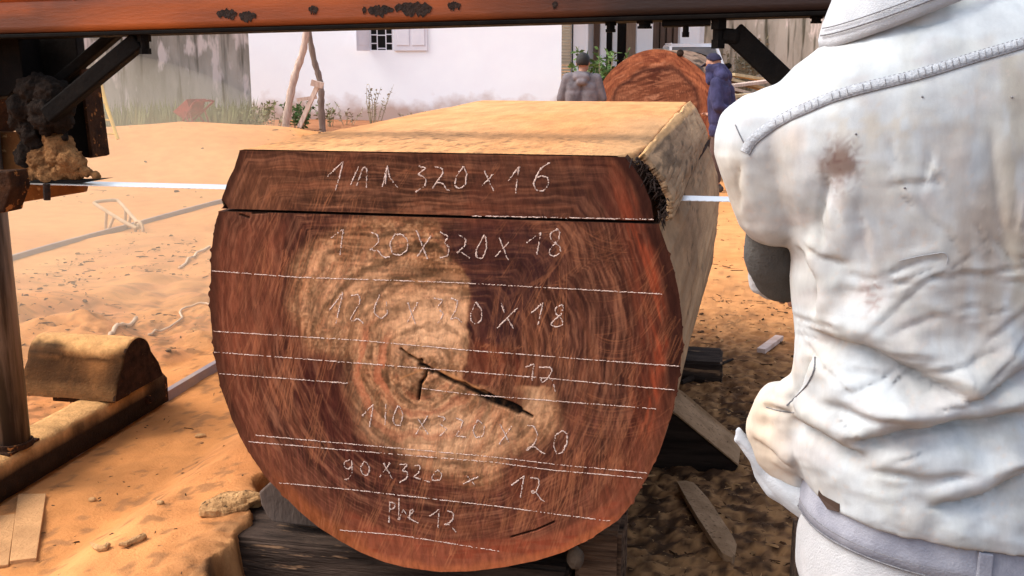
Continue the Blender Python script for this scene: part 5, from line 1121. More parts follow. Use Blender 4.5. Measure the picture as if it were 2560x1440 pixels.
weed((865, 300), 25.0, .42, .45, 7, 'low dry weed between the darker pole and the tall dry weed', M['dryleaf'], .07)
weed((822, 300), 24.6, .52, .35, 8, 'dark green weed just right of the darker pole', M['grass'], .09)
weed((742, 300), 23.6, .66, .45, 14, 'bushy green weed between the two leaning poles', M['leaf'], .11, dens=26)
weed((680, 290), 24.4, .50, .5, 10, 'dusty weed left of the bleached pole', M['grass'], .09)
weed((606, 300), 21.6, .80, .75, 22, 'thick dry bush at the right end of the concrete wall', M['grass'], .10, dens=26)
weed((1035, 300), 26.0, .25, .7, 8, 'sparse low weed under the window by the white wall', M['dryleaf'], .06)
weed((1180, 290), 26.2, .22, .6, 8, 'sparse low weed at the foot of the white wall near the log', M['grass'], .06)
weed((1495, 250), 25.5, 1.75, .75, 30, 'leafy green shrub between the grey-hooded man and the second log', M['leaf'], .17, 'shrub', 'shrub', 34, None)
weed((1852, 200), 33.5, 1.9, .8, 26, 'dry reddish shrub in front of the right-hand concrete wall', M['dryleaf'], .16, 'shrub', 'shrub', 24, None)
def grass_strip():
    V, F = [], []
    for _ in range(9000):
        f = random.random(); a, b = st(g2(200, 21.4)), st(g2(640, 23.0)); s = a[0]+(b[0]-a[0])*f; t = a[1]+(b[1]-a[1])*f-random.random()**1.5*2.4; p = W(s, t); p.z = gz(p.x, p.y)-.02
        h = random.uniform(.2, 1.05)*(1-.6*random.random()); d = Vector((random.uniform(-.3, .3), random.uniform(-.3, .3), 1)); leafquad(V, F, p, d, h, .035)
    tag(mk('grass', V, F, M['grass'], loc=(0, 0, 0)), 'dusty green grass along the foot of the concrete wall', 'grass', None, 'stuff')
grass_strip()
def tree(px, t, zc, rad, n, label):
    c = atT(px, 40, t); g_ = Vector((c.x, c.y, 0)); tr_ = thing('tree', g_, label, 'tree', 'trees behind the wall')
    b = MB().tube([g_-Vector((0, 0, .2)), g_+Vector((.1, 0, 1.5)), g_+Vector((.05, .1, zc))], [.2, .15, .08], 8)
    for k in range(6): a = k*1.05; b.tube([g_+Vector((.08, .05, zc*.55)), g_+Vector((math.cos(a)*rad*.7, math.sin(a)*rad*.7, zc+.3*math.sin(k*2.)))], [.07, .02], 6)
    b.build('trunk', M['poled'], tr_); V, F = [], []
    cl = [(Vector((random.gauss(0, .45)*rad, random.gauss(0, .45)*rad, random.gauss(0, .3)*rad)), random.uniform(.25, .5)*rad) for _ in range(16)]
    for _ in range(n):
        q, r = random.choice(cl); d = Vector((random.gauss(0, 1), random.gauss(0, 1), random.gauss(0, 1))).normalized(); leafquad(V, F, g_+Vector((0, 0, zc))+q+d*r*random.uniform(.6, 1), d+Vector((0, 0, -.3)), .22, .11)
    mk('crown', V, F, M['treeleaf'], tr_)
M['treeleaf'] = leafmat('bright_leaf', (.22, .27, .08), (.12, .17, .05))  # brighter green for the crowns behind the wall
tree(1880, 42, 3.7, 1.9, 5200, 'leafy green tree above the right-hand concrete wall, left of its posts'); tree(2060, 41, 3.6, 1.7, 4200, 'leafy green tree above the concrete wall, nearest the workman')
# thin bent wire sticking out of the far left of the sawn top
q = atT(1236, 268, 24); P = [atT(x, y, 24) for x, y in ((1232, 268), (1238, 260), (1250, 257), (1262, 258), (1269, 264))]
tag(MB().tube(P+[P[-1]-Vector((0, 0, .6))], .016, 6).tube([P[0], P[0]-Vector((0, 0, .6))], .016, 6).build('wire_hoop', M['blackpaint']), 'thin dark wire hoop standing in front of the white wall', 'hoop')
# ------------------------------------------------------------------ people
def hand(b, wrist, d, nrm, side, curl=.5):
    """palm, four unequal curled fingers and a thumb; d: along the hand, nrm: out of the palm, side: towards the thumb"""
    w_, d, nrm = Vector(wrist), Vector(d).normalized(), Vector(nrm).normalized(); sd = d.cross(nrm).normalized()*side
    for k in (-1.2, -.4, .4, 1.2): b.cone(w_+sd*k*.012+d*.012, .014, w_+d*.085+sd*k*.019, .013)
    for k, l in ((1.35, .068), (.45, .078), (-.45, .073), (-1.35, .056)):
        p = w_+d*.088+sd*k*.0195; a = d
        for j, f in enumerate((.45, .32, .23)):
            ang = curl*(.5+.4*j); dj = (d*math.cos(curl*.5*(j+1))+nrm*math.sin(curl*.5*(j+1))).normalized(); q = p+dj*l*f*1.25; b.cone(p, .0092-.001*j, q, .0084-.001*j); p = q
    p = w_+d*.03+sd*.026; q = p+(d*.55+sd*.75+nrm*.25).normalized()*.042; b.cone(p, .0125, q, .011); b.cone(q, .0105, q+(d*.9+sd*.2+nrm*.4).normalized()*.032, .0085)
def head_shape(b, c, fwd, up, k=1.0):
    c, f, u = Vector(c), Vector(fwd).normalized(), Vector(up).normalized(); s = f.cross(u).normalized()
    def el(p, r, sx, sy, sz_):
        n = len(b.V); b.ball((0, 0, 0), r*k, 3)
        for i in range(n, len(b.V)): v = b.V[i]; b.V[i] = p+s*v.x*sx+f*v.y*sy+u*v.z*sz_
    el(c+u*.025*k, .10, .80, .98, .95); el(c+f*.025*k-u*.045*k, .078, .82, .95, 1.0); el(c+f*.06*k-u*.095*k, .032, 1, 1, .8)
    el(c+f*.102*k-u*.02*k, .016, .8, 1, 1.6); el(c+f*.112*k-u*.036*k, .013, 1.2, 1, .9)
    el(c+f*.097*k-u*.068*k, .014, 1.8, .6, .5); el(c+f*.096*k-u*.08*k, .013, 1.6, .6, .5)
    for q in (-1, 1): el(c+s*q*.082*k-f*.006*k-u*.01*k, .028, .35, .75, 1.15); el(c+f*.085*k+s*q*.032*k+u*.008*k, .014, 1.2, .6, .7); el(c+f*.082*k+s*q*.03*k+u*.024*k, .014, 1.6, .6, .4)
DEF = dict(pel=(0, 0, .94), chest=(0, 0, 1.28), neck=(0, .0, 1.45), head=(0, .02, 1.61), hfwd=(0, 1, 0), hup=(0, 0, 1), fr=(.10, .02, 0), fl=(-.10, .02, 0), kr=(.10, .03, .49), kl=(-.10, .03, .49))
def person(name, T, J, label, vox=.006, group=None, hands=True):
    """body as one skin; T maps body coordinates (x right, y forward, z up) to the place"""
    j = dict(DEF); j.update(J); V3 = lambda k: Vector(j[k]); b = MB()
    P, Cc, Nn = V3('pel'), V3('chest'), V3('neck'); side = j.get('shdir', (1, 0, 0)); sx = Vector(side).normalized()
    for s in (-1, 1):
        b.cone(P+sx*s*.075, .098, Cc+sx*s*.085-Vector((0, 0, .06)), .098); b.cone(Cc+sx*s*.085, .10, Cc+sx*s*.11+Vector((0, 0, .06)), .075)
        sh, el, wr = V3('s'+'lr'[s > 0]), V3('e'+'lr'[s > 0]), V3('w'+'lr'[s > 0])
        b.cone(Nn-Vector((0, 0, .02)), .05, sh, .056); b.cone(sh, .054, el, .04); b.cone(el, .04, wr, .028)
        kn, ft = V3('k'+'lr'[s > 0]), V3('f'+'lr'[s > 0]); hip = P+sx*s*.085-Vector((0, 0, .03))
        b.cone(hip, .088, kn, .056); b.cone(kn, .055, kn.lerp(ft+Vector((0, 0, .08)), .35)-Vector(j.get('ffwd', (0, 1, 0)))*.015, .056); b.cone(kn, .052, ft+Vector((0, 0, .09)), .038)
        fd = Vector(j.get('ffwd', (0, 1, 0))).normalized(); b.cone(ft+Vector((0, 0, .045))-fd*.04, .038, ft+Vector((0, 0, .035))+fd*.13, .030); b.cone(ft+Vector((0, 0, .09)), .036, ft+Vector((0, 0, .04))+fd*.06, .034)
        if hands:
            d = Vector(j.get('h'+'lr'[s > 0], tuple((wr-el).normalized()))); hand(b, wr, d, j.get('p'+'lr'[s > 0], (0, 0, -1)), s*j.get('ts', 1), j.get('curl', .7))
    b.cone(Nn-Vector((0, 0, .03)), .056, V3('head')-Vector((0, 0, .06)), .052)
    head_shape(b, V3('head'), j['hfwd'], j['hup'])
    b.V = [T(v) for v in b.V]; V, F = remesh(b, vox, 3)
    o = mk(name, V, F, M['skin'], None, loc=T(Vector((0, 0, 0))), smooth=True); tag(o, label, 'person', group); return o, j
def cloth(name, b, T, vox, m, parent, amp=.006, sc=14, smooth=4, stretch=(1, 1, .5)):
    b.V = [T(v) for v in b.V]; V, F = remesh(b, vox, smooth); N = normals(V, F)
    V = V+N*(amp*fbm(V[:, 0]*sc*stretch[0], V[:, 1]*sc*stretch[1], V[:, 2]*sc*stretch[2], 4))[:, None]
    return mk(name, V, F, m, parent, smooth=True)
def frame(s, t, ang, z):           # body frame at sideways s, away t; ang: turn of the facing direction, 0 = away from the camera, + = to the left
    f = FH*math.cos(ang)-RT*math.sin(ang); r = Vector((f.y, -f.x, 0)); o = W(s, t, z)
    return lambda v: o+r*v[0]+f*v[1]+Vector((0, 0, v[2]))
def hoodie(b, j, armr=.062, r=.122):
    V3 = lambda q: Vector(j[q]); P, Cc, Nn = V3('pel'), V3('chest'), V3('neck')
    for s in (-1, 1):
        b.cone(P+Vector((s*.085, 0, -.02)), r, Cc+Vector((s*.10, 0, -.06)), r); b.cone(Cc+Vector((s*.10, 0, 0)), r-.004, Cc+Vector((s*.12, 0, .07)), .085)
        sh, el, wr = V3('s'+'lr'[s > 0]), V3('e'+'lr'[s > 0]), V3('w'+'lr'[s > 0])
        b.cone(Nn-Vector((0, 0, .03)), .065, sh, .072); b.cone(sh, .072, el, armr); b.cone(el, armr, wr.lerp(el, .12), .044)
def trousers(b, j, r=.02, to=0.0):
    V3 = lambda q: Vector(j[q]); P = V3('pel')
    for s in (-1, 1):
        kn, ft = V3('k'+'lr'[s > 0]), V3('f'+'lr'[s > 0]); hip = P+Vector((s*.085, 0, -.03)); b.cone(P+Vector((s*.075, 0, .04)), .108, hip, .108); b.cone(hip, .105, kn, .074+r*.3); b.cone(kn, .074, kn.lerp(ft+Vector((0, 0, .10)), 1-to), .058)
def shoes(T, j, m, parent, o):
    for s in 'lr':
        ft = Vector(j['f'+s]); fd = Vector(j.get('ffwd', (0, 1, 0))).normalized(); b = MB(); b.cone(ft+Vector((0, 0, .045))-fd*.045, .045, ft+Vector((0, 0, .04))+fd*.14, .038); b.cone(ft+Vector((0, 0, .08)), .046, ft+fd*.05+Vector((0, 0, .05)), .042)
        cloth('shoe', b, T, .01, m, o, 0)
# --- the man in the grey hoodie, seen from behind
sA = st(atT(1455, 200, 13.9))[0]; TA = frame(sA, 13.9, R(-6), gz(*W(sA, 13.9)[:2]))
JA = dict(sl=(-.19, .01, 1.40), sr=(.19, .01, 1.40), el=(-.27, .02, 1.14), er=(.27, .02, 1.14), wl=(-.12, .24, 1.16), wr=(.10, .25, 1.17), pl=(.3, .3, .6), pr=(-.3, .3, .6), head=(.01, .03, 1.60), hfwd=(.25, 1, -.18), hup=(0, .18, 1))
oA, jA = person('person', TA, JA, 'man in a grey hoodie with short black hair, left of the second log')
b = MB(); hoodie(b, jA); b.cone((-.06, -.075, 1.42), .05, (.06, -.075, 1.42), .05); b.cone((-.03, -.10, 1.36), .045, (.03, -.10, 1.36), .045); b.cone((-.075, -.03, 1.46), .035, (.075, -.03, 1.46), .035)
cloth('hoodie', b, TA, .011, M['greycloth'], oA, .012, 9)
b = MB(); trousers(b, jA); cloth('trousers', b, TA, .012, M['trouser'], oA, .008, 10)
def haircap(c, f, u, T, parent, lowb=-.055, m=None):
    b = MB(); bm = bmesh.new(); bmesh.ops.create_icosphere(bm, subdivisions=4, radius=1); f, u = Vector(f).normalized(), Vector(u).normalized(); s = f.cross(u).normalized(); c = Vector(c)+u*.025
    for v in bm.verts:
        n = v.co.copy(); v.co = c+s*n.x*.088+f*(n.y*.106-.004)+u*n.z*.108
    bmesh.ops.delete(bm, geom=[v for v in bm.verts if (v.co-c).dot(u) < lowb+.085*max(-.2, (v.co-c).dot(f)/.1)], context='VERTS'); bm.verts.index_update()
    V = np.array([T(v.co)[:] for v in bm.verts]); F = [tuple(q.index for q in p.verts) for p in bm.faces]; bm.free()
    o = mk('hair', V, F, m or M['hair'], parent, smooth=True); q = o.modifiers.new('s', 'SOLIDIFY'); q.thickness = .012; q.offset = -.5; return o
haircap(jA['head'], jA['hfwd'], jA['hup'], TA, oA); shoes(TA, jA, M['blackpaint'], oA, oA)
# --- the hooded man in blue, turned to the left
sB = st(atT(1803, 250, 13.2))[0]; TB_ = frame(sB, 13.2, R(62), gz(*W(sB, 13.2)[:2]))
JB = dict(pel=(0, -.03, .90), chest=(0, .0, 1.23), neck=(0, .045, 1.40), head=(0, .11, 1.555), hfwd=(0, 1, -.28), hup=(0, .28, 1), sl=(-.18, .02, 1.35), sr=(.18, .02, 1.35), el=(-.29, -.05, 1.07), er=(.23, .04, 1.08), wl=(-.13, -.22, .98), wr=(.02, .13, .98), pl=(0, -1, .2), pr=(0, 0, 1), kl=(-.10, .02, .46), kr=(.11, .06, .46), fl=(-.10, -.02, 0), fr=(.12, .07, 0))
oB, jB = person('person', TB_, JB, 'man in a blue hooded top and dark cap, right of the second log')
b = MB(); hoodie(b, jB, .074, .148); b.cone((-.10, -.02, .78), .135, (.10, -.02, .78), .135); b.cone((-.1, .0, 1.33), .10, (.1, .0, 1.33), .10); cloth('hooded_top', b, TB_, .011, M['bluecloth'], oB, .014, 9)
b = MB(); trousers(b, jB, .02, .15); cloth('trousers', b, TB_, .012, M['trouser'], oB, .008, 10)
b = MB(); f, u = Vector(jB['hfwd']).normalized(), Vector(jB['hup']).normalized(); c = Vector(jB['head'])
for k in np.linspace(0, 1, 7): b.cone(c+f*(.04-.10*k)+Vector((-.055, 0, 0))-u*(.03+.02*k), .066, c+f*(.04-.10*k)+Vector((.055, 0, 0))-u*(.03+.02*k), .066)
for s in (-1, 1): b.cone(c+f*.05-u*.06+Vector((s*.05, 0, 0)), .062, c+f*.05-u*.16+Vector((s*.07, 0, 0)), .07); b.cone(c-f*.06-u*.06+Vector((s*.05, 0, 0)), .07, c-f*.09-u*.17+Vector((s*.085, 0, 0)), .085)
b.cone(c-u*.15, .10, c-u*.20, .11)
cloth('face_cloth', b, TB_, .009, M['bluecloth'], oB, .016, 16, 3)
cp = haircap(c+u*.022, f, u, TB_, oB, .01, M['darkblue']); cp.name = 'cap'; cp.scale = (1, 1, 1)
b = MB(); 
for k in np.linspace(-1, 1, 7): b.cone(c+f*.085+u*.05+Vector((k*.06, 0, 0)), .008, c+f*(.17-.03*k*k)+u*.03+Vector((k*.055, 0, 0)), .007)
cloth('cap_peak', b, TB_, .006, M['darkblue'], cp, 0)
shoes(TB_, jB, M['rubber'], oB, oB)

# --- the workman in the pale jacket, close by, back to the camera
TW0 = 1.50
def row(px, py, a, tilt=0, b=.14, t=TW0, dz=0):
    p = atT(px, py, t); s, tt_ = st(p); c = p+RT*a+Vector((0, 0, tilt*a+dz)); return c, a, b, tilt
rows_ = [row(2012, 1214, .216, -.14, .172), row(2004, 1182, .220, -.12, .172), row(1995, 1120, .222, -.10, .160), row(1985, 1040, .222, -.03, .148), row(1990, 950, .212, .06, .14), row(1995, 860, .208, .07, .14), row(1990, 760, .21, .10, .142), row(1985, 650, .225, .15, .147),
         row(1965, 560, .238, .20, .150), row(1925, 470, .252, .26, .150), row(1897, 390, .254, .30, .145), row(1893, 320, .242, .33, .135), row(1925, 240, .208, .34, .118), row(1990, 168, .156, .34, .10), row(2066, 112, .098, .33, .082), row(2096, 60, .072, .32, .072), row(2104, 10, .066, .32, .068)]
def ringpts(r, n=64, k=1.0, dz=0):
    c, a, b, tl = r; P = []
    for i in range(n):
        t = 2*math.pi*i/n; x, y = math.cos(t), math.sin(t); x = math.copysign(abs(x)**.86, x); y = math.copysign(abs(y)**.86, y); P.append(c+RT*(a*k*x)+FH*(b*k*y)+Vector((0, 0, tl*a*x+dz)))
    return P+P
def loftmb(b, rows__, n=64):
    base = len(b.V)
    for r in rows__: b.V += ringpts(r, n)[:n]
    m = len(rows__)
    for i in range(m-1):
        for k in range(n): a, c = base+i*n+k, base+i*n+(k+1) % n; b.F.append((a, c, c+n, a+n))
    b.F.append(tuple(base+k for k in range(n))); b.F.append(tuple(base+(m-1)*n+k for k in reversed(range(n)))); return b
A_ = lambda px, py, t: atT(px, py, t)
hipC = rows_[0][0]; headC = A_(2225, -235, 1.62); neckC = rows_[-2][0]
LS, LE, LW = A_(1908, 350, 1.52), A_(1940, 515, 1.53), A_(1962, 640, 1.83)
RS = rows_[9][0]+RT*.20+Vector((0, 0, .12)); RE = RS+RT*.07+Vector((0, 0, -.27))+FH*.08; RW = RE+FH*.25+Vector((0, 0, .02))-RT*.04
def worker_body():
    b = MB()
    for r0_, r1_ in zip(rows_[:9:2], rows_[2:11:2]):
        for s in (-1, 1): b.cone(r0_[0]+RT*s*(r0_[1]-.125), .088, r1_[0]+RT*s*max(.0, r1_[1]-.125), min(.088, r1_[1]*.8))
    b.cone(neckC-Vector((0, 0, .06)), .052, headC-Vector((0, 0, .05)), .052)
    for sh, el, wr in ((LS, LE, LW), (RS, RE, RW)):
        b.cone(neckC-Vector((0, 0, .04)), .045, sh, .05); b.cone(sh, .05, el, .04); b.cone(el, .04, wr, .028); hand(b, wr, (wr-el).normalized(), Vector((0, 0, -1)), 1 if sh is RS else -1, 1.1)
    g_ = Vector((hipC.x, hipC.y, 0)); 
    for s in (-1, 1):
        hp = hipC+RT*s*.09-Vector((0, 0, .08)); kn = g_+RT*s*.13+FH*.06+Vector((0, 0, .5)); ft = g_+RT*s*.15+FH*.0+Vector((0, 0, .02))
        b.cone(hipC+RT*s*.07, .095, hp, .095); b.cone(hp, .09, kn, .058); b.cone(kn, .056, ft+Vector((0, 0, .09)), .038); b.cone(ft+Vector((0, 0, .045))-FH*.04, .038, ft+FH*.14+Vector((0, 0, .035)), .03)
    head_shape(b, headC, FH*1-RT*.25-Vector((0, 0, .3)), Vector((0, 0, 1))+FH*.3); V, F = remesh(b, .006, 3)
    o = mk('person', V, F, M['skin'], None, loc=(hipC.x, hipC.y, 0), smooth=True)
    return tag(o, 'workman in a stained pale jacket, seen from behind at close range', 'person')
oW = worker_body()
haircap(headC, FH*1-RT*.25-Vector((0, 0, .3)), Vector((0, 0, 1))+FH*.3, lambda v: Vector(v), oW)
ID = lambda v: v
jb = loftmb(MB(), rows_)
jb.cone(LS+RT*.03, .085, LS, .074).cone(LS, .074, LE, .062)
jb.cone(RS-RT*.03, .085, RS, .074).cone(RS, .074, RE, .064).cone(RE, .064, RW-(RW-RE)*.1, .052)
# the front of the jacket hanging forward, seen past his side
jb.cone(A_(1945, 1005, 1.56), .036, A_(1915, 1070, 1.58), .036).cone(A_(1915, 1070, 1.58), .036, A_(1940, 1140, 1.58), .034).cone(A_(1940, 1140, 1.58), .034, A_(2000, 1195, 1.56), .028).cone(A_(1990, 1000, 1.53), .04, A_(1990, 1110, 1.55), .05)
JV, JF = remesh(jb, .005, 10); JN = normals(JV, JF)
if (JN*(JV-JV.mean(0))).sum() < 0: JN = -JN
ju, jv = project(JV); toc = np.array(CAM)-JV; toc /= np.linalg.norm(toc, axis=1, keepdims=True); fr = sstep(-.1, .3, (JN*toc).sum(1))
def sdist(pl, x, y):
    """distance to a polyline, signed: + below / right of it (to the right hand when walking along it in the picture)"""
    best = np.full(x.shape, 1e9); sg = np.zeros(x.shape); tt_ = np.zeros(x.shape); L = [0]
    for (x0, y0), (x1, y1) in zip(pl[:-1], pl[1:]): L.append(L[-1]+math.hypot(x1-x0, y1-y0))
    for i, ((x0, y0), (x1, y1)) in enumerate(zip(pl[:-1], pl[1:])):
        vx, vy = x1-x0, y1-y0; l2 = vx*vx+vy*vy; t = np.clip(((x-x0)*vx+(y-y0)*vy)/l2, 0, 1); d = np.hypot(x-x0-t*vx, y-y0-t*vy); c = vx*(y-y0)-vy*(x-x0); m_ = d < best
        best = np.where(m_, d, best); sg = np.where(m_, np.sign(c), sg); tt_ = np.where(m_, (L[i]+t*(L[i+1]-L[i]))/L[-1], tt_)
    return best*sg, tt_
disp = np.zeros(len(JV)); WX, WY = 9*fbm(ju/70, jv/70, 4., 2), 9*fbm(ju/70, jv/70, 5., 2)
def fold(pl, w_, up_, dn, ends=.25):
    global disp
    xs_, ys_ = [p[0] for p in pl], [p[1] for p in pl]; k = np.where((ju > min(xs_)-4*w_) & (ju < max(xs_)+4*w_) & (jv > min(ys_)-4*w_) & (jv < max(ys_)+4*w_))[0]
    if not len(k): return
    sd, t = sdist(pl, ju[k]+WX[k], jv[k]+WY[k]); e = sstep(0, ends, t)*(1-sstep(1-ends, 1, t))
    disp[k] = disp[k]+e*(up_*np.exp(-((sd+w_*1.0)/w_)**2)-.6*dn*np.exp(-((sd-w_*.3)/(w_*.6))**2)-.9*dn*np.exp(-((sd-w_*.05)/(w_*.2))**2)+.35*up_*np.exp(-((sd-w_*2.2)/(w_*1.2))**2))
fold([(1985, 815), (2060, 838), (2160, 872), (2285, 930), (2390, 985), (2470, 1000)], 46, .014, .014)
fold([(2080, 1105), (2200, 1095), (2330, 1068), (2450, 1045), (2640, 1020)], 50, .026, .020)
fold([(1965, 1040), (2030, 1070), (2110, 1120), (2180, 1150)], 34, .014, .014)
fold([(2300, 1270), (2400, 1262), (2500, 1220), (2620, 1150)], 40, .012, .012)
fold([(2380, 1010), (2480, 960), (2600, 905)], 44, .014, .012)
fold([(2030, 1000), (2130, 1030), (2260, 1050), (2330, 1040)], 40, .008, .007)
fold([(2150, 1165), (2300, 1190), (2450, 1185)], 44, .009, .006)
fold([(2075, 425), (2062, 500), (2050, 560), (2070, 640)], 46, .006, .008)
fold([(1985, 610), (2010, 640), (2040, 720), (2050, 800)], 30, .010, .008)
fold([(2000, 600), (2060, 640), (2130, 660)], 30, .003, .004)
fold([(1850, 400), (1840, 470), (1850, 540)], 26, .002, .003)
fold([(2190, 690), (2300, 655), (2380, 640)], 16, .0015, .003); fold([(2200, 470), (2320, 450), (2370, 430)], 14, .001, .0015)
fold([(2250, 70), (2320, 62), (2400, 40)], 26, .003, .004); fold([(2480, 300), (2500, 500), (2540, 700)], 50, .003, .003)
fold([(2030, 890), (2010, 960), (1975, 1010)], 18, .004, .006, .1)
fold([(1905, 1010), (1960, 1030), (1985, 1035)], 16, .003, .005); fold([(1870, 1090), (1930, 1130), (1985, 1180)], 20, .006, .006)
for _q in range(46):                                   # small sharp creases, mostly low on the back and at the waist
    cx_, cy_ = rng.uniform(1990, 2760), rng.uniform(640, 1250)**1.0; a_ = R(rng.normal()*16+(14 if cx_ < 2250 else -14)); l_ = rng.uniform(50, 170)
    fold([(cx_-l_*math.cos(a_), cy_-l_*math.sin(a_)), (cx_, cy_+rng.normal()*8), (cx_+l_*math.cos(a_), cy_+l_*math.sin(a_))], rng.uniform(7, 15), .0014*(cy_/900), .0026*(cy_/900), .4)
for _q in range(14):
    cx_, cy_ = rng.uniform(1960, 2700), rng.uniform(330, 640); a_ = R(75+rng.normal()*18); l_ = rng.uniform(50, 120)
    fold([(cx_-l_*math.cos(a_), cy_-l_*math.sin(a_)), (cx_, cy_), (cx_+l_*math.cos(a_), cy_+l_*math.sin(a_))], rng.uniform(8, 16), .0010, .0018, .4)
disp = disp*fr
low = sstep(500, 900, jv)
disp = disp*1.25+.003*fbm(JV[:, 0]*8, JV[:, 2]*8, JV[:, 1]*8, 2)*(.4+low)+.0022*fr*fbm((ju+jv*.5)/60, (jv-ju*.35)/26, 3., 3)*(.4+low)+.0016*fbm(JV[:, 0]*30, JV[:, 2]*18, JV[:, 1]*30, 3)
JV = JV+JN*disp[:, None]
# cloth colour: bleached, with soaked-in dirt of its own
jc = np.tile(np.array([.43, .47, .50]), (len(JV), 1))
def stain(w_, c):
    global jc
    jc = jc+(np.array(c)-jc)*np.clip(w_, 0, 1)[:, None]
jn1, jn2, jn3 = fbm(ju/120, jv/160, 1., 4), fbm(ju/26, jv/26, 2., 4), fbm(ju/9, jv/9, 3., 3)
belowyoke = sstep(0, 12, sdist([(1870, 388), (1900, 348), (1970, 300), (2080, 255), (2200, 222), (2350, 183), (2450, 153), (2700, 90)], ju, jv)[0])
stain(.45*sstep(-.1, .5, jn1)*belowyoke, (.37, .34, .30)); stain(.35*sstep(.0, .5, fbm(ju/60, jv/60, 25., 4)), (.40, .405, .37)); stain(.25*sstep(.1, .5, fbm(ju/80, jv/50, 35., 4)), (.43, .37, .36)); stain(.4*sstep(.1, .5, fbm(ju/34, jv/120, 15., 4))*belowyoke*sstep(1050, 800, jv), (.40, .37, .34)); stain(.85*belowyoke*np.exp(-((ju-2440)/90)**2)*sstep(260, 500, jv)*(1-sstep(780, 1000, jv))*sstep(-.35, .35, fbm(ju/46, jv/190, 5., 4)), (.33, .30, .27))
stain(.8*belowyoke*np.exp(-((ju-2545)/70)**2)*(1-sstep(700, 900, jv))*sstep(-.3, .3, fbm(ju/30, jv/150, 6., 4)), (.36, .34, .29)); stain(.6*belowyoke*np.exp(-(((ju-2480)/90)**2+((jv-560)/60)**2)), (.30, .255, .22))
stain(.60*belowyoke*np.exp(-(((ju-2200)/170)**2+((jv-320)/60)**2))*sstep(-.2, .3, jn2), (.44, .40, .33))
r = np.hypot((ju-2100)/52, (jv-410)/66); stain(.92*sstep(1.2, .35, r+.55*jn2+.35*jn3), (.17, .118, .098)); stain(.8*sstep(1.6, .4, r+.3*jn2)*sstep(.12, .34, jn3+.4*jn2), (.14, .085, .075))
r = np.hypot((ju-2183)/44, (jv-735)/56); stain(.7*sstep(1.2, .3, r)*sstep(.05, .28, jn3), (.24, .15, .14)); stain(.3*sstep(1.4, .5, r), (.6, .55, .52))
r = np.hypot((ju-1990)/30, (jv-345)/40); stain(.45*sstep(1.2, .4, r+.4*jn2), (.52, .46, .42)); stain(.6*sstep(.40, .5, jn3)*sstep(.0, .2, jn1+.1)*belowyoke, (.45, .41, .38))
stain(.45*sstep(2010, 1960, ju+20*jn2)*sstep(820, 900, jv), (.62, .50, .37)); stain(.5*sstep(1880, 1840, ju)*sstep(330, 420, jv), (.52, .47, .38)); stain(.55*sstep(1960, 1920, ju)*sstep(940, 1000, jv), (.50, .41, .31))
stain(.6*np.exp(-(((ju-2545)/30)**2+((jv-925)/20)**2)), (.3, .26, .27))
jk = mk('jacket', JV, JF, M['jacket'], oW, smooth=True, col=jc)
_me = jk.data; bvh = BVHTree.FromPolygons([tuple(v) for v in JV], [tuple(int(i) for i in f) for f in JF])
def drape(px, py, lift=.0, tree=None):
    d = ray(px, py).normalized(); h = (tree or bvh).ray_cast(CAM, d)
    return (h[0]-d*lift, h[1]) if h[0] is not None else (None, None)
def densify(pl, step=6):
    Q = []
    for (x0, y0), (x1, y1) in zip(pl[:-1], pl[1:]):
        n = max(1, int(math.hypot(x1-x0, y1-y0)/step)); Q += [(x0+(x1-x0)*i/n, y0+(y1-y0)*i/n) for i in range(n)]
    Q.append(pl[-1]); q = np.array(Q, float)
    for _ in range(4): q[1:-1] = (q[:-2]+2*q[1:-1]+q[2:])/4
    return q
def thread(name, pl, r_, m, parent, lift=.0012, tree=None, dash=0):
    P = [drape(x, y, lift, tree)[0] for x, y in densify(pl)]; P = [p for p in P if p is not None]; b = MB()
    if not dash: b.tube(P, r_, 6)
    else:
        for i in range(0, len(P)-1, 2): b.tube([P[i], P[i+1]], r_, 5)
    return b.build(name, m, parent)
YK = [(1872, 386), (1884, 362), (1903, 345), (1940, 318), (1980, 296), (2080, 253), (2140, 235), (2200, 220), (2280, 201), (2350, 181), (2450, 150), (2560, 118), (2680, 86), (2770, 72), (2820, 78)]
def ribbon(name, pl, w0, w1, m, parent, lift0=.0004, h=.0018):
    q = densify(pl, 5); V, F = [], []
    for i, (x, y) in enumerate(q):
        a, c = q[max(i-1, 0)], q[min(i+1, len(q)-1)]; n = np.array([-(c-a)[1], (c-a)[0]]); n = n/np.linalg.norm(n)
        for k, (o, l) in enumerate(((w0, 0.0), (w0, h), ((w0+w1)/2, h*1.1), (w1, h), (w1, 0.0))):
            p, _ = drape(x+n[0]*o, y+n[1]*o, l+lift0)
            if p is None: p = V[-5] if len(V) >= 5 else CAM+ray(x, y)*1.5
            V.append(p)
    return mk(name, V, [tuple(int(t) for t in f) for f in grid_faces(len(q), 5)], m, parent, smooth=True)
sm = mat('seam_cloth', (.40, .43, .47), (.30, .32, .355), 90, .9, .4, 300)
sm_ = ribbon('yoke_seam', YK, -24, 2, sm, jk)
thread('stitching', [(x, y+2) for x, y in YK], .0011, M['thread'], sm_, .0014)
thread('stitching', [(x-4, y-23) for x, y in YK], .0007, M['thread'], sm_, .0016, None, 1)
for x, y in densify(YK, 16)[4:]:
    p, q = drape(x, y-3, .003)[0], drape(x-3, y-20, .003)[0]
    if p and q and random.random() < .75: MB().tube([p, q], .00045, 4).build('pucker', M['thread'], sm_)
thread('side_seam', [(2037, 892), (2036, 925), (2018, 962), (1990, 992), (1966, 1014)], .0011, M['thread'], jk)
thread('sleeve_seam', [(1838, 312), (1850, 340), (1868, 372), (1874, 388)], .0008, M['thread'], jk)
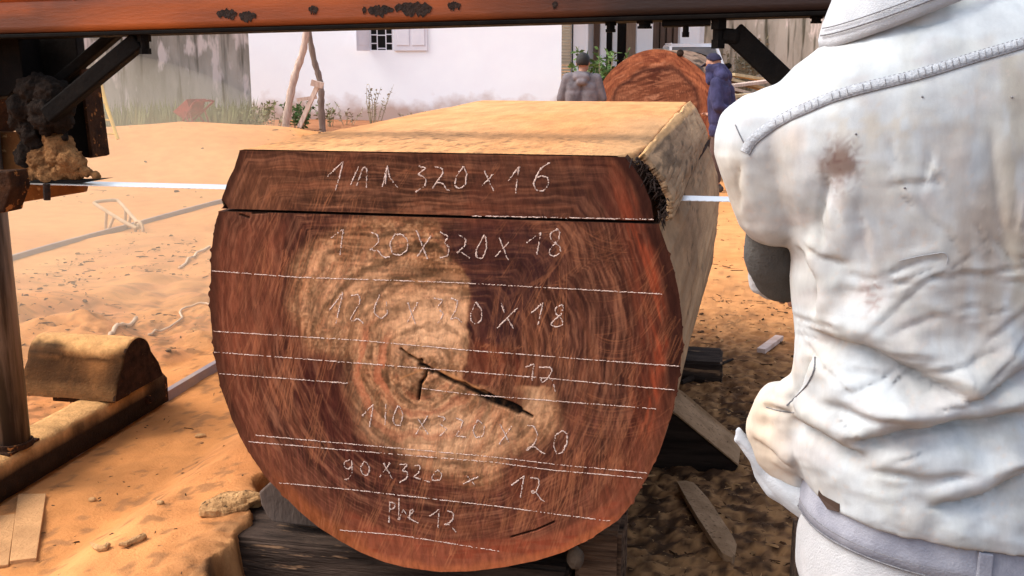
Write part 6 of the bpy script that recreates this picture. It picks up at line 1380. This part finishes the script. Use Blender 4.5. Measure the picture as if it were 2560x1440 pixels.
thread('patch_seam', [(2248, 652), (2300, 640), (2364, 630), (2372, 640), (2366, 660)], .0005, sm, jk)
thread('flap_seam', [(1915, 1018), (1950, 1028), (1985, 1032)], .0007, M['thread'], jk)
for x, y in ((2306, 242), (2530, 243), (2140, 335), (2262, 470)):
    p, _ = drape(x, y, .0005)
    if p: MB().ball(p, .0016, 1).build('dirt_speck', M['thread'], jk)
# forearm sleeve below the elbow, its shade painted as dark grey cloth
M['shadesleeve'] = mat('shaded_sleeve', (.055, .055, .055), (.085, .083, .078), 7, .95, .3, 160)
b = MB().cone(A_(1932, 560, 1.545), .040, A_(1942, 640, 1.58), .046).cone(A_(1942, 640, 1.58), .046, A_(1955, 690, 1.62), .044).cone(A_(1955, 690, 1.62), .044, LW, .040)
cloth('shaded_forearm', b, ID, .0065, M['shadesleeve'], oW, .008, 20, 3)
b = MB().cone(A_(1886, 650, 1.64), .014, A_(1902, 708, 1.66), .020).cone(A_(1898, 690, 1.66), .02, A_(1925, 722, 1.68), .02)
cloth('cuff', b, ID, .004, M['paleband'], oW, .005, 30, 2)
# collar
def ringloft(name, rws, m, parent, thick=.004, n=72, wob=.0):
    V = []
    for r in rws: V += ringpts(r, n)[:n]
    V = np.array([v[:] for v in V]); V[:, 2] += wob*fbm(V[:, 0]*20, V[:, 1]*20, V[:, 2]*20, 2)
    o = mk(name, V, grid_faces(len(rws), n, True), m, parent, smooth=True); q = o.modifiers.new('s', 'SOLIDIFY'); q.thickness = thick; q.offset = 0; return o
cloth_m = mat('collar_cloth', (.44, .47, .51), (.36, .385, .42), 26, .9, .3, 400)
CR = [row(2062, 118, .106, .40, .098), row(2060, 100, .108, .40, .100), row(2070, 60, .102, .38, .097), row(2092, 5, .090, .36, .090), row(2104, -35, .082, .35, .084), row(2096, -50, .086, .35, .088)]
co = ringloft('collar', CR, cloth_m, oW, .005, 72, .003)
cbv = BVHTree.FromPolygons([v[:] for r in CR for v in ringpts(r, 72)[:72]], [tuple(int(i) for i in f) for f in grid_faces(len(CR), 72, True)])
P = [ringpts(CR[1], 72, 1.045, .006)[k] for k in range(36, 73)]
MB().tube([p for p in P if p], .0012, 6).build('stitching', M['thread'], co)
MB().tube([p for p in [ringpts(CR[1], 72, 1.03, .016)[k % 72] for k in range(36, 73)]], .0008, 6).build('stitching', M['thread'], co)
# trousers and their waistband
wb = hipC
def wrow(dz, a, b_, ds=0, tilt=-.16): b_ = b_+.026; return (wb+Vector((0, 0, dz))+RT*ds, a, b_, tilt)
ringloft('waistband', [wrow(.03, .203, .128), wrow(.0, .209, .134), wrow(-.03, .213, .139), wrow(-.052, .215, .142)], M['denim'], oW, .005)
wbt = None
tb = loftmb(MB(), [wrow(.02, .19, .118), wrow(-.05, .209, .136), wrow(-.10, .214, .145), wrow(-.16, .212, .146), wrow(-.2, .19, .13)])
for s in (-1, 1):
    g_ = Vector((wb.x, wb.y, 0)); hp = wb+RT*s*.10-Vector((0, 0, .14)); kn = g_+RT*s*.13+FH*.06+Vector((0, 0, .5)); ft = g_+RT*s*.15+Vector((0, 0, .14)); tb.cone(hp, .105, kn, .082).cone(kn, .082, ft, .070)
cloth('trousers', tb, ID, .009, M['paleband'], oW, .008, 12, 4)
def wthread(dz, k, name='stitching', r_=.0012, m='thread'):
    P = ringpts(wrow(dz, .213+.003*(k), .139+.003*k), 96); return MB().tube([P[i % 96] for i in range(46, 98)], r_, 6).build(name, M[m], oW)
wthread(-.050, 1.6); wthread(-.038, 1.0, r_=.0007); wthread(.002, .1, r_=.0008)
P = ringpts(wrow(-.0, .213, .138), 96); P2 = ringpts(wrow(-.058, .220, .147), 96); k = 71
MB().hexa([P2[k], P2[k+1], P2[k+1]+FH*.006, P2[k]+FH*.006, P[k]-FH*.006, P[k+1]-FH*.006, P[k+1], P[k]]).build('belt_loop', M['denim'], oW, bevel=.002)
P = ringpts(wrow(.015, .218, .143), 96); p0 = [P[i] for i in range(52, 58)]
MB().prism([p0[0]+Vector((0, 0, .01)), p0[0]-Vector((0, 0, .012)), p0[2]-Vector((0, 0, .022)), p0[4]-Vector((0, 0, .016)), p0[4]+Vector((0, 0, .012))], -FH*.004).build('belt_end', M['leather'], oW, bevel=.002)
# shirt tail and a white rag tucked at his hip
b = MB(); pp_ = [(1846, 1078, .010, 1.585), (1862, 1106, .016, 1.585), (1890, 1140, .018, 1.58), (1915, 1180, .022, 1.58), (1950, 1215, .026, 1.57), (1995, 1245, .030, 1.56), (2040, 1270, .03, 1.55)]
for a, c in zip(pp_[:-1], pp_[1:]): b.cone(A_(a[0], a[1], a[3]), a[2], A_(c[0], c[1], c[3]), c[2])
b.cone(A_(1845, 1098, 1.585), .012, A_(1880, 1122, 1.585), .008)
V, F = remesh(b, .0032, 2); N = normals(V, F); q1 = fbm(V[:, 0]*26+V[:, 2]*18, V[:, 2]*30-V[:, 0]*34, V[:, 1]*20, 3); V = V+N*(.012*np.abs(fbm((V[:, 0]+V[:, 2])*22, (V[:, 2]-V[:, 0])*9, V[:, 1]*10, 2))-.005)[:, None]
mk('shirt_tail', V, F, cloth_m, oW, smooth=True)
b = MB()
for a, c, r_ in (((2050, 1318), (2045, 1372), .020), ((2045, 1372), (2075, 1404), .018), ((2075, 1404), (2115, 1385), .014), ((2075, 1335), (2115, 1375), .018), ((2110, 1385), (2120, 1440), .018), ((2060, 1330), (2090, 1360), .02)): b.cone(A_(*a, 1.56), r_, A_(*c, 1.56), r_*.8)
V, F = remesh(b, .0035, 2); N = normals(V, F); V = V+N*(.010*np.abs(fbm(V[:, 0]*34, V[:, 1]*34, V[:, 2]*22, 3))-.003)[:, None]
tag(mk('rag', V, F, cloth_m, None, smooth=True), 'crumpled white rag hanging below the waistband at the workman\'s left hip', 'rag')
for s in (-1, 1):
    g_ = Vector((wb.x, wb.y, 0)); ft = g_+RT*s*.15; b = MB(); b.cone(ft+Vector((0, 0, .05))-FH*.05, .048, ft+FH*.16+Vector((0, 0, .045)), .04); b.cone(ft+Vector((0, 0, .11)), .052, ft+FH*.05+Vector((0, 0, .06)), .046); cloth('boot', b, ID, .01, M['leather'], oW, 0)
# dark wooden post end standing on the dirt behind his hip
q = onZ(2040, 1440, .18)
timber('timber_stub', (q.x-.06, q.y-.05, -.05), (q.x+.12, q.y+.16, .30), M['dirtytimber'], 'dark upright stub of timber on the dirt, half hidden by the rag', 'timber', 6, .006)

# sawdust hanging in the air behind the blade at the left
def dust():
    b = MB().ball((0, 0, 0), 1, 4); c = Vector((-3.75, 2.5, .75)); V = [c+Vector((v.x*1.5, v.y*2.0, v.z*.95)) for v in b.V]
    m = bpy.data.materials.new('airborne_sawdust'); m.use_nodes = True; t = m.node_tree; t.nodes.remove(t.nodes['Principled BSDF'])
    pv = t.nodes.new('ShaderNodeVolumePrincipled'); pv.inputs['Color'].default_value = (1, .80, .58, 1); pv.inputs['Density'].default_value = .15; pv.inputs['Anisotropy'].default_value = .2
    t.links.new(pv.outputs[0], t.nodes['Material Output'].inputs['Volume'])
    tag(mk('dust_cloud', V, b.F, m, None, smooth=True), 'pale cloud of sawdust hanging in the air behind the blade at the left', 'dust', None, 'stuff')
dust()
